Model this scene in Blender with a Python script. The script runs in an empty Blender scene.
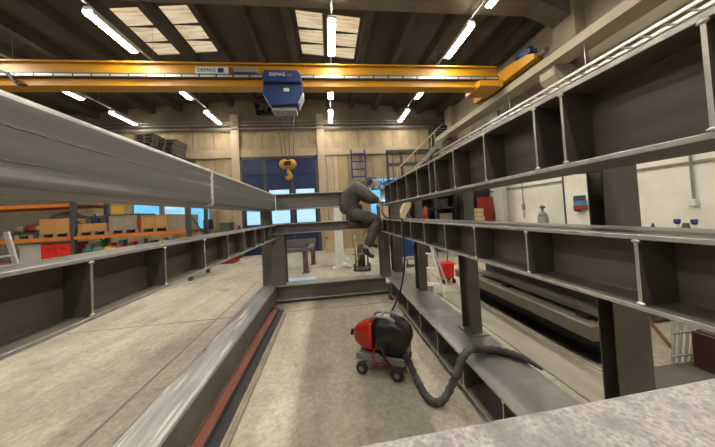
import bpy, bmesh, math, random
from mathutils import Vector, Matrix
random.seed(7)
S = bpy.context.scene
COL = S.collection
V = Vector

# ------------------------------------------------------------------ materials
def mat(name, c1, c2=None, scale=4.0, rough=.6, metal=0.0, bump=0.0, stretch=(1, 1, 1), detail=6.0,
        emit=0.0, r2=None, spots=None, spotscale=2.0, spotlim=(.55, .7), spec=.5, spotstretch=None):
    m = bpy.data.materials.new(name); m.use_nodes = True
    nt = m.node_tree; N = nt.nodes; L = nt.links
    b = N['Principled BSDF']
    b.inputs['Roughness'].default_value = rough
    b.inputs['Metallic'].default_value = metal
    b.inputs['Specular IOR Level'].default_value = spec
    c1 = (*c1, 1); c2 = (*(c2 or c1[:3]), 1)
    tc = N.new('ShaderNodeTexCoord'); mp = N.new('ShaderNodeMapping')
    mp.inputs['Scale'].default_value = stretch
    L.new(tc.outputs['Object'], mp.inputs['Vector'])
    nz = N.new('ShaderNodeTexNoise'); nz.inputs['Scale'].default_value = scale
    nz.inputs['Detail'].default_value = detail; nz.inputs['Roughness'].default_value = .6
    L.new(mp.outputs['Vector'], nz.inputs['Vector'])
    cr = N.new('ShaderNodeValToRGB')
    cr.color_ramp.elements[0].position = .32; cr.color_ramp.elements[0].color = c1
    cr.color_ramp.elements[1].position = .68; cr.color_ramp.elements[1].color = c2
    L.new(nz.outputs['Fac'], cr.inputs['Fac'])
    out = cr.outputs['Color']
    if spots:
        n2 = N.new('ShaderNodeTexNoise'); n2.inputs['Scale'].default_value = spotscale
        n2.inputs['Detail'].default_value = 4
        if spotstretch:
            m2 = N.new('ShaderNodeMapping'); m2.inputs['Scale'].default_value = spotstretch
            L.new(tc.outputs['Object'], m2.inputs['Vector']); L.new(m2.outputs['Vector'], n2.inputs['Vector'])
        else: L.new(tc.outputs['Object'], n2.inputs['Vector'])
        rr = N.new('ShaderNodeValToRGB')
        rr.color_ramp.elements[0].position = spotlim[0]; rr.color_ramp.elements[0].color = (0, 0, 0, 1)
        rr.color_ramp.elements[1].position = spotlim[1]; rr.color_ramp.elements[1].color = (1, 1, 1, 1)
        L.new(n2.outputs['Fac'], rr.inputs['Fac'])
        mx = N.new('ShaderNodeMix'); mx.data_type = 'RGBA'
        L.new(rr.outputs['Color'], mx.inputs[0]); L.new(out, mx.inputs[6])
        mx.inputs[7].default_value = (*spots, 1)
        out = mx.outputs[2]
    L.new(out, b.inputs['Base Color'])
    if r2 is not None:
        mr = N.new('ShaderNodeMapRange'); mr.inputs[3].default_value = rough; mr.inputs[4].default_value = r2
        mr.inputs[1].default_value = .3; mr.inputs[2].default_value = .7
        L.new(nz.outputs['Fac'], mr.inputs[0]); L.new(mr.outputs[0], b.inputs['Roughness'])
    if bump:
        bp = N.new('ShaderNodeBump'); bp.inputs['Strength'].default_value = bump; bp.inputs['Distance'].default_value = .01
        L.new(nz.outputs['Fac'], bp.inputs['Height']); L.new(bp.outputs['Normal'], b.inputs['Normal'])
    if emit:
        L.new(out, b.inputs['Emission Color']); b.inputs['Emission Strength'].default_value = emit
    return m

def plain(name, c, rough=.5, metal=0.0, emit=0.0, spec=.5):
    return mat(name, c, tuple(min(1, x * 1.12) for x in c), 9, rough, metal, emit=emit, spec=spec)

STEEL = mat('mill_scale_steel', (.10, .088, .075), (.175, .157, .136), 3, .5, .3, .05, (1, 1, 1), r2=.62, spots=(.23, .21, .18), spotscale=1.3, spotlim=(.6, .8))
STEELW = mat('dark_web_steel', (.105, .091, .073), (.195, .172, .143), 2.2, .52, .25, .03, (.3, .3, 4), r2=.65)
STEELG = mat('grey_tube_steel', (.135, .132, .128), (.215, .21, .205), 2.5, .42, .35, .03, (2, .12, 7), r2=.6, spots=(.33, .32, .31), spotscale=2.6, spotlim=(.56, .66), spotstretch=(3, .35, 6))
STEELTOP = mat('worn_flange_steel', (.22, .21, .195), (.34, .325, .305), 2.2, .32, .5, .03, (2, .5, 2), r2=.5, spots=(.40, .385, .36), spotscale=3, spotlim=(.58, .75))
CORNER_HI = mat('corner_highlight_steel', (.38, .37, .35), (.58, .56, .53), 6, .3, .45, .04, (4, .5, 4), r2=.45)  # brighter colour imitates lamp reflections along the tube corner
GLINT = mat('glint_streak_steel', (.20, .195, .185), (.42, .41, .39), 5, .26, .6, .04, (5, .5, 2), r2=.5, spots=(.66, .64, .61), spotscale=4, spotlim=(.56, .64), detail=10, spotstretch=(5, .35, 1))  # pale streaks imitate light reflected along the base beam top
CROSS = mat('grey_cross_beam_steel', (.17, .158, .142), (.27, .255, .235), 3, .5, .3, .05, (.4, 1, 3), r2=.62)
EDGE = mat('ground_edge_highlight', (.40, .385, .36), (.62, .60, .57), 20, .38, .55, .05)  # ground edges, coloured paler for the light they catch
WELD = mat('bright_weld_steel', (.55, .53, .5), (.75, .73, .7), 60, .35, .8, .3)
SCALE = mat('dusty_steel_top', (.27, .25, .236), (.58, .55, .525), 420, .7, .2, .2, r2=.8, spots=(.24, .22, .205), spotscale=60, spotlim=(.45, .75), detail=4)
RUST = mat('red_oxide_primer', (.26, .085, .055), (.36, .13, .085), 6, .6, .1, .05, (3, .5, 3))
RUSTY = mat('brown_rusty_steel', (.09, .06, .045), (.17, .12, .09), 6, .7, .2, .1)
YEL = mat('crane_yellow_paint', (.46, .215, .008), (.53, .26, .013), 2, .42, 0, .02, (.3, 1, 1))
BLUE = mat('hoist_blue_paint', (.012, .03, .11), (.02, .05, .16), 6, .4)
DBLUE = mat('door_blue_paint', (.004, .013, .06), (.009, .026, .105), 1.5, .45, 0, .02, (1, 1, .4))
LBLUE = mat('ladder_blue_paint', (.012, .025, .15), (.02, .04, .2), 6, .5)
RED = mat('red_plastic', (.62, .02, .012), (.72, .03, .02), 6, .33)
DRED = mat('dull_red_paint', (.24, .022, .014), (.32, .035, .022), 6, .5)
BLACK = mat('black_plastic', (.012, .012, .012), (.025, .024, .024), 8, .32)
RUBBER = mat('black_rubber', (.018, .017, .016), (.035, .033, .03), 14, .65, 0, .1)
HOSE = mat('dusty_hose_sleeve', (.05, .046, .042), (.12, .11, .10), 18, .75, 0, .3)
DGREY = mat('dark_grey_paint', (.045, .045, .045), (.075, .073, .07), 5, .5)
GREY = mat('mid_grey_paint', (.22, .22, .21), (.30, .29, .28), 5, .5)
ALU = mat('aluminium', (.62, .61, .58), (.74, .73, .70), 12, .38, .7)
GALV = mat('galvanised_steel', (.42, .42, .39), (.58, .58, .54), 10, .42, .7, .03)
WHITE = mat('white_paint', (.66, .65, .60), (.76, .74, .69), 4, .5, 0, .02, spots=(.5, .46, .4), spotscale=3, spotlim=(.62, .8))
WOOD = mat('pallet_wood', (.40, .20, .065), (.52, .28, .10), 5, .7, 0, .1, (1, 1, 7))
PALEWOOD = mat('pale_timber', (.44, .33, .20), (.56, .44, .28), 5, .7, 0, .1, (1, 1, 7))
GWOOD = mat('grey_wood', (.20, .165, .12), (.33, .28, .21), 5, .75, 0, .1, (1, 1, 7))
ORANGE = mat('rack_orange_paint', (.58, .155, .02), (.66, .20, .03), 5, .45)
TARP = mat('dark_tarp', (.03, .032, .034), (.07, .07, .07), 7, .7, 0, .3)
GREEN = mat('green_paint', (.03, .16, .06), (.05, .22, .08), 6, .45)
TEAL = mat('teal_paint', (.04, .13, .14), (.06, .18, .18), 6, .45)
YPAINT = mat('yellow_paint', (.68, .42, .05), (.75, .5, .08), 6, .5)
JACKET = mat('grey_work_jacket', (.07, .063, .056), (.13, .118, .105), 9, .85, 0, .35)
TROUS = mat('dark_work_trousers', (.05, .047, .045), (.095, .09, .085), 10, .85, 0, .3)
BOOT = mat('black_leather', (.02, .018, .016), (.04, .035, .03), 12, .5)
GLOVE = mat('blue_grey_leather_glove', (.03, .04, .09), (.05, .06, .12), 14, .75)
SKIN = mat('skin', (.55, .33, .23), (.62, .38, .27), 8, .55)
PAPER = mat('printed_white', (.72, .72, .70), None, 4, .5)
INK = mat('blue_ink', (.02, .04, .18), None, 4, .5)
TUBE = mat('lamp_diffuser', (1, .94, .83), (1, .94, .83), 2, .5, emit=52)
SPARK = mat('weld_spark', (.55, .75, 1), None, 2, .5, emit=30)

def floor_mat():
    m = mat('concrete_floor', (.34, .305, .235), (.60, .545, .43), .8, .5, 0, .05, (2.2, .6, 1), r2=.75, spots=(.23, .205, .165), spotscale=1.5, spotlim=(.56, .86), detail=12)
    nt = m.node_tree; N = nt.nodes; L = nt.links; b = N['Principled BSDF']
    src = b.inputs['Base Color'].links[0].from_socket
    tc = [n for n in N if n.type == 'TEX_COORD'][0]
    # fine grain, pale patches and small dark stains of the worn slab
    for sc, a, c, lo, hi, fac in ((28, (.55, .55, .55), (1.25, 1.25, 1.25), .3, .7, .55), (5, (.80, .79, .77), (1.12, 1.12, 1.11), .3, .7, .6)):
        n = N.new('ShaderNodeTexNoise'); n.inputs['Scale'].default_value = sc; n.inputs['Detail'].default_value = 8; L.new(tc.outputs['Object'], n.inputs['Vector'])
        r = N.new('ShaderNodeValToRGB'); r.color_ramp.elements[0].position = lo; r.color_ramp.elements[1].position = hi
        r.color_ramp.elements[0].color = (*a, 1); r.color_ramp.elements[1].color = (*c, 1); L.new(n.outputs['Fac'], r.inputs['Fac'])
        mx = N.new('ShaderNodeMix'); mx.data_type = 'RGBA'; mx.blend_type = 'MULTIPLY'; mx.inputs[0].default_value = fac
        L.new(src, mx.inputs[6]); L.new(r.outputs['Color'], mx.inputs[7]); src = mx.outputs[2]
    L.new(src, b.inputs['Base Color']); return m
FLOORM = floor_mat()
def concrete_panels():
    m = mat('concrete_wall', (.27, .20, .113), (.47, .37, .235), 1.6, .85, 0, .1, (1.6, 1.3, .35), detail=10, spots=(.20, .15, .087), spotscale=1.3, spotlim=(.52, .8))
    return m
WALLM = concrete_panels()
def two_tone():
    m = bpy.data.materials.new('painted_side_wall'); m.use_nodes = True
    nt = m.node_tree; N = nt.nodes; L = nt.links; b = N['Principled BSDF']; b.inputs['Roughness'].default_value = .75
    g = N.new('ShaderNodeNewGeometry'); sx = N.new('ShaderNodeSeparateXYZ'); L.new(g.outputs['Position'], sx.inputs[0])
    nz = N.new('ShaderNodeTexNoise'); nz.inputs['Scale'].default_value = 1.3; nz.inputs['Detail'].default_value = 9
    L.new(g.outputs['Position'], nz.inputs['Vector'])
    def ramp(a, c, p0=.35, p1=.68):
        r = N.new('ShaderNodeValToRGB'); r.color_ramp.elements[0].position = p0; r.color_ramp.elements[1].position = p1
        r.color_ramp.elements[0].color = (*a, 1); r.color_ramp.elements[1].color = (*c, 1); L.new(nz.outputs['Fac'], r.inputs['Fac']); return r
    lo = ramp((.70, .665, .56), (.88, .85, .75)); hi = ramp((.30, .25, .17), (.42, .355, .25))
    mt = N.new('ShaderNodeMath'); mt.operation = 'GREATER_THAN'; mt.inputs[1].default_value = 2.95; L.new(sx.outputs['Z'], mt.inputs[0])
    mx = N.new('ShaderNodeMix'); mx.data_type = 'RGBA'
    L.new(mt.outputs[0], mx.inputs[0]); L.new(lo.outputs[0], mx.inputs[6]); L.new(hi.outputs[0], mx.inputs[7])
    L.new(mx.outputs[2], b.inputs['Base Color']); return m
SIDEM = two_tone()
CEILM = mat('dark_concrete_ceiling', (.06, .05, .038), (.105, .088, .066), 1.0, .9, 0, .1, (1, .4, 1), detail=8)  # dark brown concrete tone throughout
RIBM = mat('ceiling_rib_concrete', (.05, .042, .032), (.088, .074, .056), 1.4, .9, 0, .1, detail=8)
BEAMC = mat('girder_concrete', (.13, .11, .08), (.19, .16, .12), 1.4, .9, 0, .1, detail=8)
RUNM = mat('runway_concrete', (.33, .285, .205), (.42, .365, .27), 1.4, .85, 0, .1, detail=8)
SKYP = mat('skylight_panel', (.50, .37, .21), (.95, .84, .62), 3.0, .6, 0, 0, (.35, 3.2, 1), emit=.42, spots=(.42, .31, .18), spotscale=2.5, spotlim=(.58, .8), detail=10)
PANE = mat('daylight_pane', (.13, .50, .76), (.70, .85, .92), 1.4, .3, 0, 0, (.4, 1, 1.6), emit=.5)
PANEB = mat('blue_daylight_pane', (.06, .42, .78), (.28, .66, .92), .7, .3, 0, 0, (.6, 1, 1.4), emit=.5)

# ------------------------------------------------------------------ mesh builder
ORG = {}
class MB:
    def __init__(s): s.bm = bmesh.new()
    def face(s, vs, mi=0):
        f = s.bm.faces.new(vs); f.material_index = mi; return f
    def box(s, x0, x1, y0, y1, z0, z1, mi=0, M=None):
        c = [V((x, y, z)) for z in (z0, z1) for y in (y0, y1) for x in (x0, x1)]
        if M is not None: c = [M @ p for p in c]
        v = [s.bm.verts.new(p) for p in c]
        for q in ((0, 2, 3, 1), (4, 5, 7, 6), (0, 1, 5, 4), (2, 6, 7, 3), (0, 4, 6, 2), (1, 3, 7, 5)):
            s.face([v[i] for i in q], mi)
        return s
    def bar(s, p0, p1, w, h, mi=0, up=V((0, 0, 1))):
        p0 = V(p0); p1 = V(p1); d = (p1 - p0); ln = d.length; d.normalize()
        a = d.cross(up)
        if a.length < 1e-4: a = d.cross(V((0, 1, 0)))
        a.normalize(); b = a.cross(d)
        M = Matrix((( a.x, d.x, b.x, p0.x), (a.y, d.y, b.y, p0.y), (a.z, d.z, b.z, p0.z), (0, 0, 0, 1)))
        return s.box(-w / 2, w / 2, 0, ln, -h / 2, h / 2, mi, M)
    def prism(s, prof, axis, a0, a1, mi=0, edge=None):
        def P(u, v, a): return {'x': (a, u, v), 'y': (u, a, v), 'z': (u, v, a)}[axis]
        A = [s.bm.verts.new(P(u, v, a0)) for u, v in prof]; B = [s.bm.verts.new(P(u, v, a1)) for u, v in prof]
        n = len(prof)
        for i in range(n):
            f = s.face([A[i], A[(i + 1) % n], B[(i + 1) % n], B[i]], mi)
            if edge and i in edge: f.material_index = edge[i]
        s.face(A[::-1], mi); s.face(B, mi)
        return s
    def tube(s, pts, r, seg=8, mi=0, cap=True):
        pts = [V(p) for p in pts]; rs = r if isinstance(r, (list, tuple)) else [r] * len(pts)
        prev = None; rings = []; nrm = None
        for i, p in enumerate(pts):
            t = (pts[min(i + 1, len(pts) - 1)] - pts[max(i - 1, 0)]).normalized()
            if nrm is None:
                nrm = t.cross(V((0, 0, 1)))
                if nrm.length < 1e-3: nrm = t.cross(V((1, 0, 0)))
                nrm.normalize()
            nrm = (nrm - t * nrm.dot(t)).normalized(); bn = t.cross(nrm)
            rings.append([s.bm.verts.new(p + (nrm * math.cos(2 * math.pi * k / seg) + bn * math.sin(2 * math.pi * k / seg)) * rs[i]) for k in range(seg)])
        for a, b in zip(rings, rings[1:]):
            for k in range(seg):
                f = s.face([a[k], a[(k + 1) % seg], b[(k + 1) % seg], b[k]], mi); f.smooth = True
        if cap: s.face(rings[0][::-1], mi); s.face(rings[-1], mi)
        return s
    def cyl(s, p0, p1, r, seg=16, mi=0, r1=None): return s.tube([p0, p1], [r, r if r1 is None else r1], seg, mi)
    def ball(s, c, r, seg=14, mi=0):
        r = r if isinstance(r, (list, tuple)) else (r, r, r)
        res = bmesh.ops.create_uvsphere(s.bm, u_segments=seg, v_segments=max(6, seg // 2), radius=1)
        for v in res['verts']: v.co = V((v.co.x * r[0] + c[0], v.co.y * r[1] + c[1], v.co.z * r[2] + c[2]))
        for f in {f for v in res['verts'] for f in v.link_faces}: f.smooth = True; f.material_index = mi
        return s
    def lathe(s, prof, c, axis='z', seg=18, mi=0):
        rings = []
        for r, h in prof:
            ring = []
            for k in range(seg):
                a = 2 * math.pi * k / seg; u, w = r * math.cos(a), r * math.sin(a)
                o = {'z': (u, w, h), 'x': (h, u, w), 'y': (w, h, u)}[axis]
                ring.append(s.bm.verts.new((c[0] + o[0], c[1] + o[1], c[2] + o[2])))
            rings.append(ring)
        for a, b in zip(rings, rings[1:]):
            for k in range(seg):
                f = s.face([a[k], a[(k + 1) % seg], b[(k + 1) % seg], b[k]], mi); f.smooth = True
        s.face(rings[0][::-1], mi); s.face(rings[-1], mi); return s
    def build(s, name, mats, parent=None, bevel=0, segs=2, local=False):
        bmesh.ops.recalc_face_normals(s.bm, faces=s.bm.faces)
        me = bpy.data.meshes.new(name)
        co = [v.co for v in s.bm.verts]
        lo = V((min(c.x for c in co), min(c.y for c in co), min(c.z for c in co))); hi = V((max(c.x for c in co), max(c.y for c in co), max(c.z for c in co)))
        base = V(((lo.x + hi.x) / 2, (lo.y + hi.y) / 2, lo.z))
        for v in s.bm.verts: v.co -= base
        s.bm.to_mesh(me); s.bm.free()
        for m in (mats if isinstance(mats, (list, tuple)) else [mats]): me.materials.append(m)
        o = bpy.data.objects.new(name, me); COL.objects.link(o)
        o.location = base - (ORG[parent] if parent else V((0, 0, 0)))
        ORG[o] = base
        if parent: o.parent = parent
        if bevel:
            b = o.modifiers.new('b', 'BEVEL'); b.width = bevel; b.segments = segs; b.limit_method = 'ANGLE'; b.angle_limit = math.radians(40)
            for p in me.polygons: p.use_smooth = True
            b.harden_normals = True
        return o
def root(name, loc, label, cat, group=None):
    o = bpy.data.objects.new(name, None); COL.objects.link(o); o.empty_display_size = .1
    o.location = loc; ORG[o] = V(loc); return tag(o, label, cat, group)
def tag(o, label, cat, group=None, kind='thing'):
    o['label'] = label; o['category'] = cat; o['kind'] = kind
    if group: o['group'] = group
    return o
def struct(o, label=None, cat=None):
    o['kind'] = 'structure'
    if label: o['label'] = label
    if cat: o['category'] = cat
    return o
def copytree(o, parent=None):
    c = o.copy(); COL.objects.link(c)
    if parent: c.parent = parent
    ORG[c] = ORG.get(o, V((0, 0, 0)))
    for ch in list(o.children):
        copytree(ch, c)
    return c
def smooth_pts(pts, n=6):
    P = [V(p) for p in pts]; out = []
    for i in range(len(P) - 1):
        p0, p1, p2, p3 = P[max(i - 1, 0)], P[i], P[i + 1], P[min(i + 2, len(P) - 1)]
        for k in range(n):
            t = k / n
            out.append(.5 * ((2 * p1) + (p2 - p0) * t + (2 * p0 - 5 * p1 + 4 * p2 - p3) * t * t + (3 * p1 - p0 - 3 * p2 + p3) * t ** 3))
    out.append(P[-1]); return out
def rrect(x0, x1, z0, z1, r, n=5):
    out = []
    for cx, cz, a0 in ((x1 - r, z1 - r, 0), (x0 + r, z1 - r, 90), (x0 + r, z0 + r, 180), (x1 - r, z0 + r, 270)):
        for k in range(n + 1):
            a = math.radians(a0 + 90 * k / n); out.append((cx + r * math.cos(a), cz + r * math.sin(a)))
    return out
def iprof(u0, u1, v0, v1, tf, tw):
    m = (u0 + u1) / 2
    return [(u0, v0), (u1, v0), (u1, v0 + tf), (m + tw / 2, v0 + tf), (m + tw / 2, v1 - tf), (u1, v1 - tf), (u1, v1), (u0, v1), (u0, v1 - tf), (m - tw / 2, v1 - tf), (m - tw / 2, v0 + tf), (u0, v0 + tf)]

# ------------------------------------------------------------------ hall shell
XL, XR, YB, YF = -10.8, 6.0, 11.8, -6.0
struct(MB().box(XL, XR, YF, YB, -.2, 0).build('floor', FLOORM), 'grey beige concrete workshop floor', 'floor')
mb = MB()
for x in (-1.92, 2.45, -6.4): mb.box(x - .012, x + .012, YF, YB, .0, .003)
for y in (4.4, 8.0, .4): mb.box(XL, XR, y - .01, y + .01, .0, .003)
struct(mb.build('trim_1', mat('floor_joint', (.24, .215, .175), (.30, .27, .22), 5, .9)), 'dark saw joints in the concrete floor', 'floor joint')
struct(MB().box(XL, XR, YB, YB + .3, 0, 7.6).build('wall_back', WALLM), 'beige concrete back wall with blue door', 'wall')
struct(MB().box(XR, XR + .3, YF, YB, 0, 7.6).build('wall_right', SIDEM), 'side wall painted pale below bare concrete', 'wall')
struct(MB().box(XL - .3, XL, YF, YB, 0, 7.6).build('wall_left', BEAMC), 'far side wall beyond the storage rack', 'wall')
struct(MB().box(XL, XR, YF - .3, YF, 0, 7.6).build('wall_front', BEAMC), 'wall behind the viewpoint', 'wall')
struct(MB().box(XL, XR, YB - .04, YB, 5.64, 7.6).build('trim_9', mat('dark_gable_concrete', (.15, .12, .08), (.26, .21, .145), 1.2, .9, 0, .1, (1, 1, .6), detail=9)), 'dark gable panel above the wall pipes', 'gable')  # darker concrete panel over the upper back wall
def zr(x): return 7.28 - .09 * abs(x + 2.1)
# roof slab in two slopes, with holes where the skylights sit
SKY = [(-5.16, -4.30), (-4.02, -3.20), (-.62, .12), (.33, 1.13)]
SY0, SY1 = 6.62, 8.45
xs = sorted({XL - .3, -2.1, XR + .3, *[a for s in SKY for a in s]})
mb = MB()
def slabpiece(x0, x1, y0, y1):
    mb.prism([(x0, zr(x0)), (x1, zr(x1)), (x1, zr(x1) + .2), (x0, zr(x0) + .2)], 'y', y0, y1)
for x0, x1 in zip(xs, xs[1:]):
    if any(abs(x0 - s[0]) < 1e-6 and abs(x1 - s[1]) < 1e-6 for s in SKY):
        slabpiece(x0, x1, YF, SY0); slabpiece(x0, x1, SY1, YB + .3)
    else: slabpiece(x0, x1, YF, YB + .3)
struct(mb.build('ceiling', CEILM), 'dark ribbed concrete ceiling', 'ceiling')
k = 0
for i in range(-10, 6):
    x = .22 + 1.1 * i
    if x < XL + .2 or x > XR - .2: continue
    k += 1
    z = zr(x)
    struct(MB().prism([(x - .09, z - .30), (x + .09, z - .30), (x + .13, z + .05), (x - .13, z + .05)], 'y', YF, YB).build('trim_%d' % (10 + k), RIBM), 'concrete ceiling rib running toward the back wall', 'ceiling rib')
for i, (a, b) in enumerate(SKY):
    m = (a + b) / 2
    o = MB().prism([(a, zr(a) + .02), (b, zr(b) + .02), (b, zr(b) + .05), (a, zr(a) + .05)], 'y', SY0, SY1).build('window_%d' % (i + 5), SKYP)
    for yy in (SY0 + .62, SY0 + 1.24): MB().box(a, b, yy - .012, yy + .012, zr(m) - .03, zr(m) + .05).build('glazing_bar', RIBM, o)
    struct(o, ['left skylight of the left pair', 'right skylight of the left pair', 'left skylight of the middle pair', 'right skylight of the middle pair'][i] + ', a stained glowing panel', 'skylight')
# concrete main girder across the roof
struct(MB().box(XL, 5.72, 4.95, 5.4, 6.18, 7.35).build('trim_2', BEAMC), 'deep concrete roof girder crossing the hall', 'roof girder')
struct(MB().prism([(5.0, 6.18), (5.72, 5.9), (5.98, 5.9), (5.98, 6.18)], 'y', 4.95, 5.4).build('trim_3', BEAMC), 'haunch of the roof girder at the right wall', 'girder haunch')
# pilasters of back wall
for i, x in enumerate((-4.05, -.22)):
    struct(MB().box(x - .17, x + .17, YB - .16, YB, 0, 6.4).build('trim_%d' % (40 + i), mat('pilaster_concrete', (.40, .32, .215), (.53, .44, .315), 1.5, .85, 0, .1, (2, 2, .5))), 'pale concrete pilaster on the back wall', 'pilaster')
struct(MB().box(XL, 5.98, YB - .1, YB, 4.44, 4.80).build('trim_50', mat('band_concrete', (.35, .275, .175), (.46, .37, .25), 1.5, .85, 0, .1, (.5, 2, 2))), 'concrete band above the blue door', 'lintel band')
mb = MB()
for z in (5.72, 5.88, 6.02): mb.tube([(XL + .05, YB - .2, z), (XR - .1, YB - .24, z)], .022, 8)
tag(mb.build('wall_pipe_run', GREY), 'three parallel grey pipes along the upper back wall', 'pipes')
mb = MB()
for i, x in enumerate((-9.3, -5.9, -5.0, -2.9, .35, 1.05, 1.6, 2.2, 3.3, 4.6)): mb.box(x - .012, x + .012, YB - .012, YB, 0, 5.6)
for z in (3.2, 5.6): mb.box(XL, XR, YB - .01, YB, z - .012, z + .012)
struct(mb.build('trim_51', mat('panel_joint', (.16, .12, .08), (.25, .2, .13), 4, .9)), 'dark joints between the back wall panels', 'panel joint')
for i, (a, b, c) in enumerate(((.02, .30, (.50, .40, .25)), (.34, .52, (.56, .47, .33)), (.56, .98, (.44, .34, .20)))):
    struct(MB().box(a, b, YB - .05, YB, 0, 4.44).build('trim_%d' % (53 + i), mat('wall_board', tuple(x * .82 for x in c), tuple(x * 1.12 for x in c), 2.5, .85, 0, .1, (3, 1, .3))), 'vertical boarded strip of the back wall', 'wall board')
# right wall runway, corbels, columns
struct(MB().box(5.1, 5.55, YF, YB, 4.74, 4.93).build('trim_4', RUNM), 'pale concrete crane runway along the right wall', 'crane runway')
struct(MB().box(5.22, 5.4, YF, YB, 4.93, 5.03).build('trim_5', DGREY), 'dark crane rail on top of the runway', 'crane rail')
for i, y in enumerate((5.15, 10.9, -.6)):
    struct(MB().box(5.72, 6.0, y - .28, y + .28, 0, 6.6).build('trim_%d' % (60 + i), SIDEM), 'concrete wall column carrying the roof girder', 'wall column')
    struct(MB().prism([(5.2, 4.74), (5.75, 4.74), (5.75, 4.1), (5.5, 4.1), (5.2, 4.5)], 'y', y - .2, y + .2).build('trim_%d' % (65 + i), RUNM), 'corbel under the crane runway', 'corbel')
struct(MB().box(5.60, 5.74, 7.45, 7.85, 0, 4.74).build('trim_6', mat('grey_white_paint', (.42, .42, .38), (.52, .52, .47), 3, .6)), 'grey white pillar under the crane runway', 'pillar')
struct(MB().box(5.97, 6.0, YF, YB, 2.13, 2.17).build('trim_7', mat('wall_ledge', (.2, .17, .12), (.28, .24, .17), 4, .9)), 'thin dark ledge line on the pale right wall', 'wall ledge')

# windows and door of the back wall
def window(n, x0, x1, z0, z1, pane, label, bars=()):
    o = MB().box(x0 - .07, x1 + .07, YB - .06, YB - .005, z0 - .07, z0).box(x0 - .07, x1 + .07, YB - .06, YB - .005, z1, z1 + .07) \
        .box(x0 - .07, x0, YB - .06, YB - .005, z0, z1).box(x1, x1 + .07, YB - .06, YB - .005, z0, z1)
    for b in bars: o.box(b - .03, b + .03, YB - .055, YB - .005, z0, z1)
    f = o.build('window_%d' % n, GREY); struct(f, label, 'window')
    MB().box(x0, x1, YB - .03, YB - .01, z0, z1).build('pane', pane, f)
window(1, -8.35, -7.34, 1.5, 2.6, PANEB, 'leftmost bright blue window above the storage rack')
window(2, -7.13, -6.31, 1.5, 2.6, PANE, 'pale window between two bright blue windows')
window(3, -6.1, -5.3, 1.3, 2.6, PANEB, 'bright blue window just left of the pilaster')
window(4, 2.0, 3.35, 1.5, 3.25, PANEB, 'bright blue window behind the welder', (2.7,))
dr = root('door_1', (-2.1, YB - .1, 0), 'tall dark blue folding door with a strip of bright panes', 'door'); struct(dr)
leaves = [(-3.78, -2.88), (-2.76, -1.67), (-1.57, -.52)]
for a, b in leaves:
    p = MB().box(a, b, YB - .12, YB - .06, 2.9, 4.33).box(a, b, YB - .12, YB - .06, 0, 1.36).box(a, a + .1, YB - .12, YB - .06, 1.36, 2.9).box(b - .1, b, YB - .12, YB - .06, 1.36, 2.9) \
        .box(a, b, YB - .14, YB - .12, .62, .68).box(a, b, YB - .14, YB - .12, 3.6, 3.64).build('door_leaf', DBLUE, dr)
    MB().box(a + .1, b - .1, YB - .1, YB - .08, 1.36, 2.9).build('pane', PANE, p)
MB().box(-3.9, -3.78, YB - .14, YB, 0, 4.45).box(-.52, -.4, YB - .14, YB, 0, 4.45).box(-3.9, -.4, YB - .14, YB, 4.33, 4.45).build('door_frame', DGREY, dr)
MB().box(-2.88, -2.76, YB - .11, YB - .05, 0, 4.33).box(-1.67, -1.57, YB - .11, YB - .05, 0, 4.33).build('mullion', DGREY, dr)

# ------------------------------------------------------------------ lamps
def make_lamp():
    r = root('ceiling_lamp', (0, 0, 0), '', 'ceiling lamp', 'fluorescent ceiling lamps')
    MB().prism([(-.10, -.015), (-.085, -.015), (-.085, .05), (.085, .05), (.085, -.015), (.10, -.015), (.10, .06), (.07, .12), (-.07, .12), (-.10, .06)], 'y', -.60, .60).build('housing', WHITE, r)
    MB().prism(rrect(-.08, .08, -.03, .045, .03, 3), 'y', -.59, .59).build('diffuser', TUBE, r)
    mb = MB()
    for y in (-.4, .4): mb.box(-.01, .01, y - .01, y + .01, .12, .15)
    mb.build('hanger', GREY, r); return r
ROWS = [(-7.85, 'far left row'), (-4.52, 'left row'), (.275, 'middle row'), (3.53, 'right row')]
LY = [(10.7, 'nearest the back wall in the'), (8.4, 'partly behind the crane girder in the'), (5.93, 'in front of the crane girder in the')]
lp = make_lamp(); first = True
def put_lamp(x, y, lab):
    global first
    o = lp if first else copytree(lp)
    first = False
    o.location = (x, y, 5.86); o['label'] = lab
for x, rn in ROWS:
    for y, yn in LY:
        if x < -8 and y < 6: continue
        put_lamp(x, y, 'unseen added tube lamp ' + yn + ' ' + rn + ' of lamps')
put_lamp(3.6, 4.2, 'glowing tube lamp cut by the top picture edge in the right row of lamps')
for x, rn in ROWS:  # unseen lamps continuing the rows, added to brighten floor and steel
    for y, n in ((3.7, 'just above the picture edge'), (1.4, 'above the viewpoint'), (-.9, 'just behind the viewpoint'), (-3.2, 'well behind the viewpoint')):
        if x > 3 and y > 3: continue
        put_lamp(x, y, 'unseen added tube lamp ' + n + ' in the ' + rn + ' of lamps')
for x, rn in ROWS:
    o = MB().box(x - .02, x + .02, YF + .1, YB - .1, 6.01, 6.05)
    for y in (-4, -.2, 3.4, 7.2, 9.6): o.box(x - .003, x + .003, y - .003, y + .003, 6.05, zr(x) - .002)
    tag(o.build('lamp_trunking', GREY), 'thin trunking that carries the ' + rn + ' of ceiling lamps', 'trunking', 'lamp trunkings')

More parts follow.
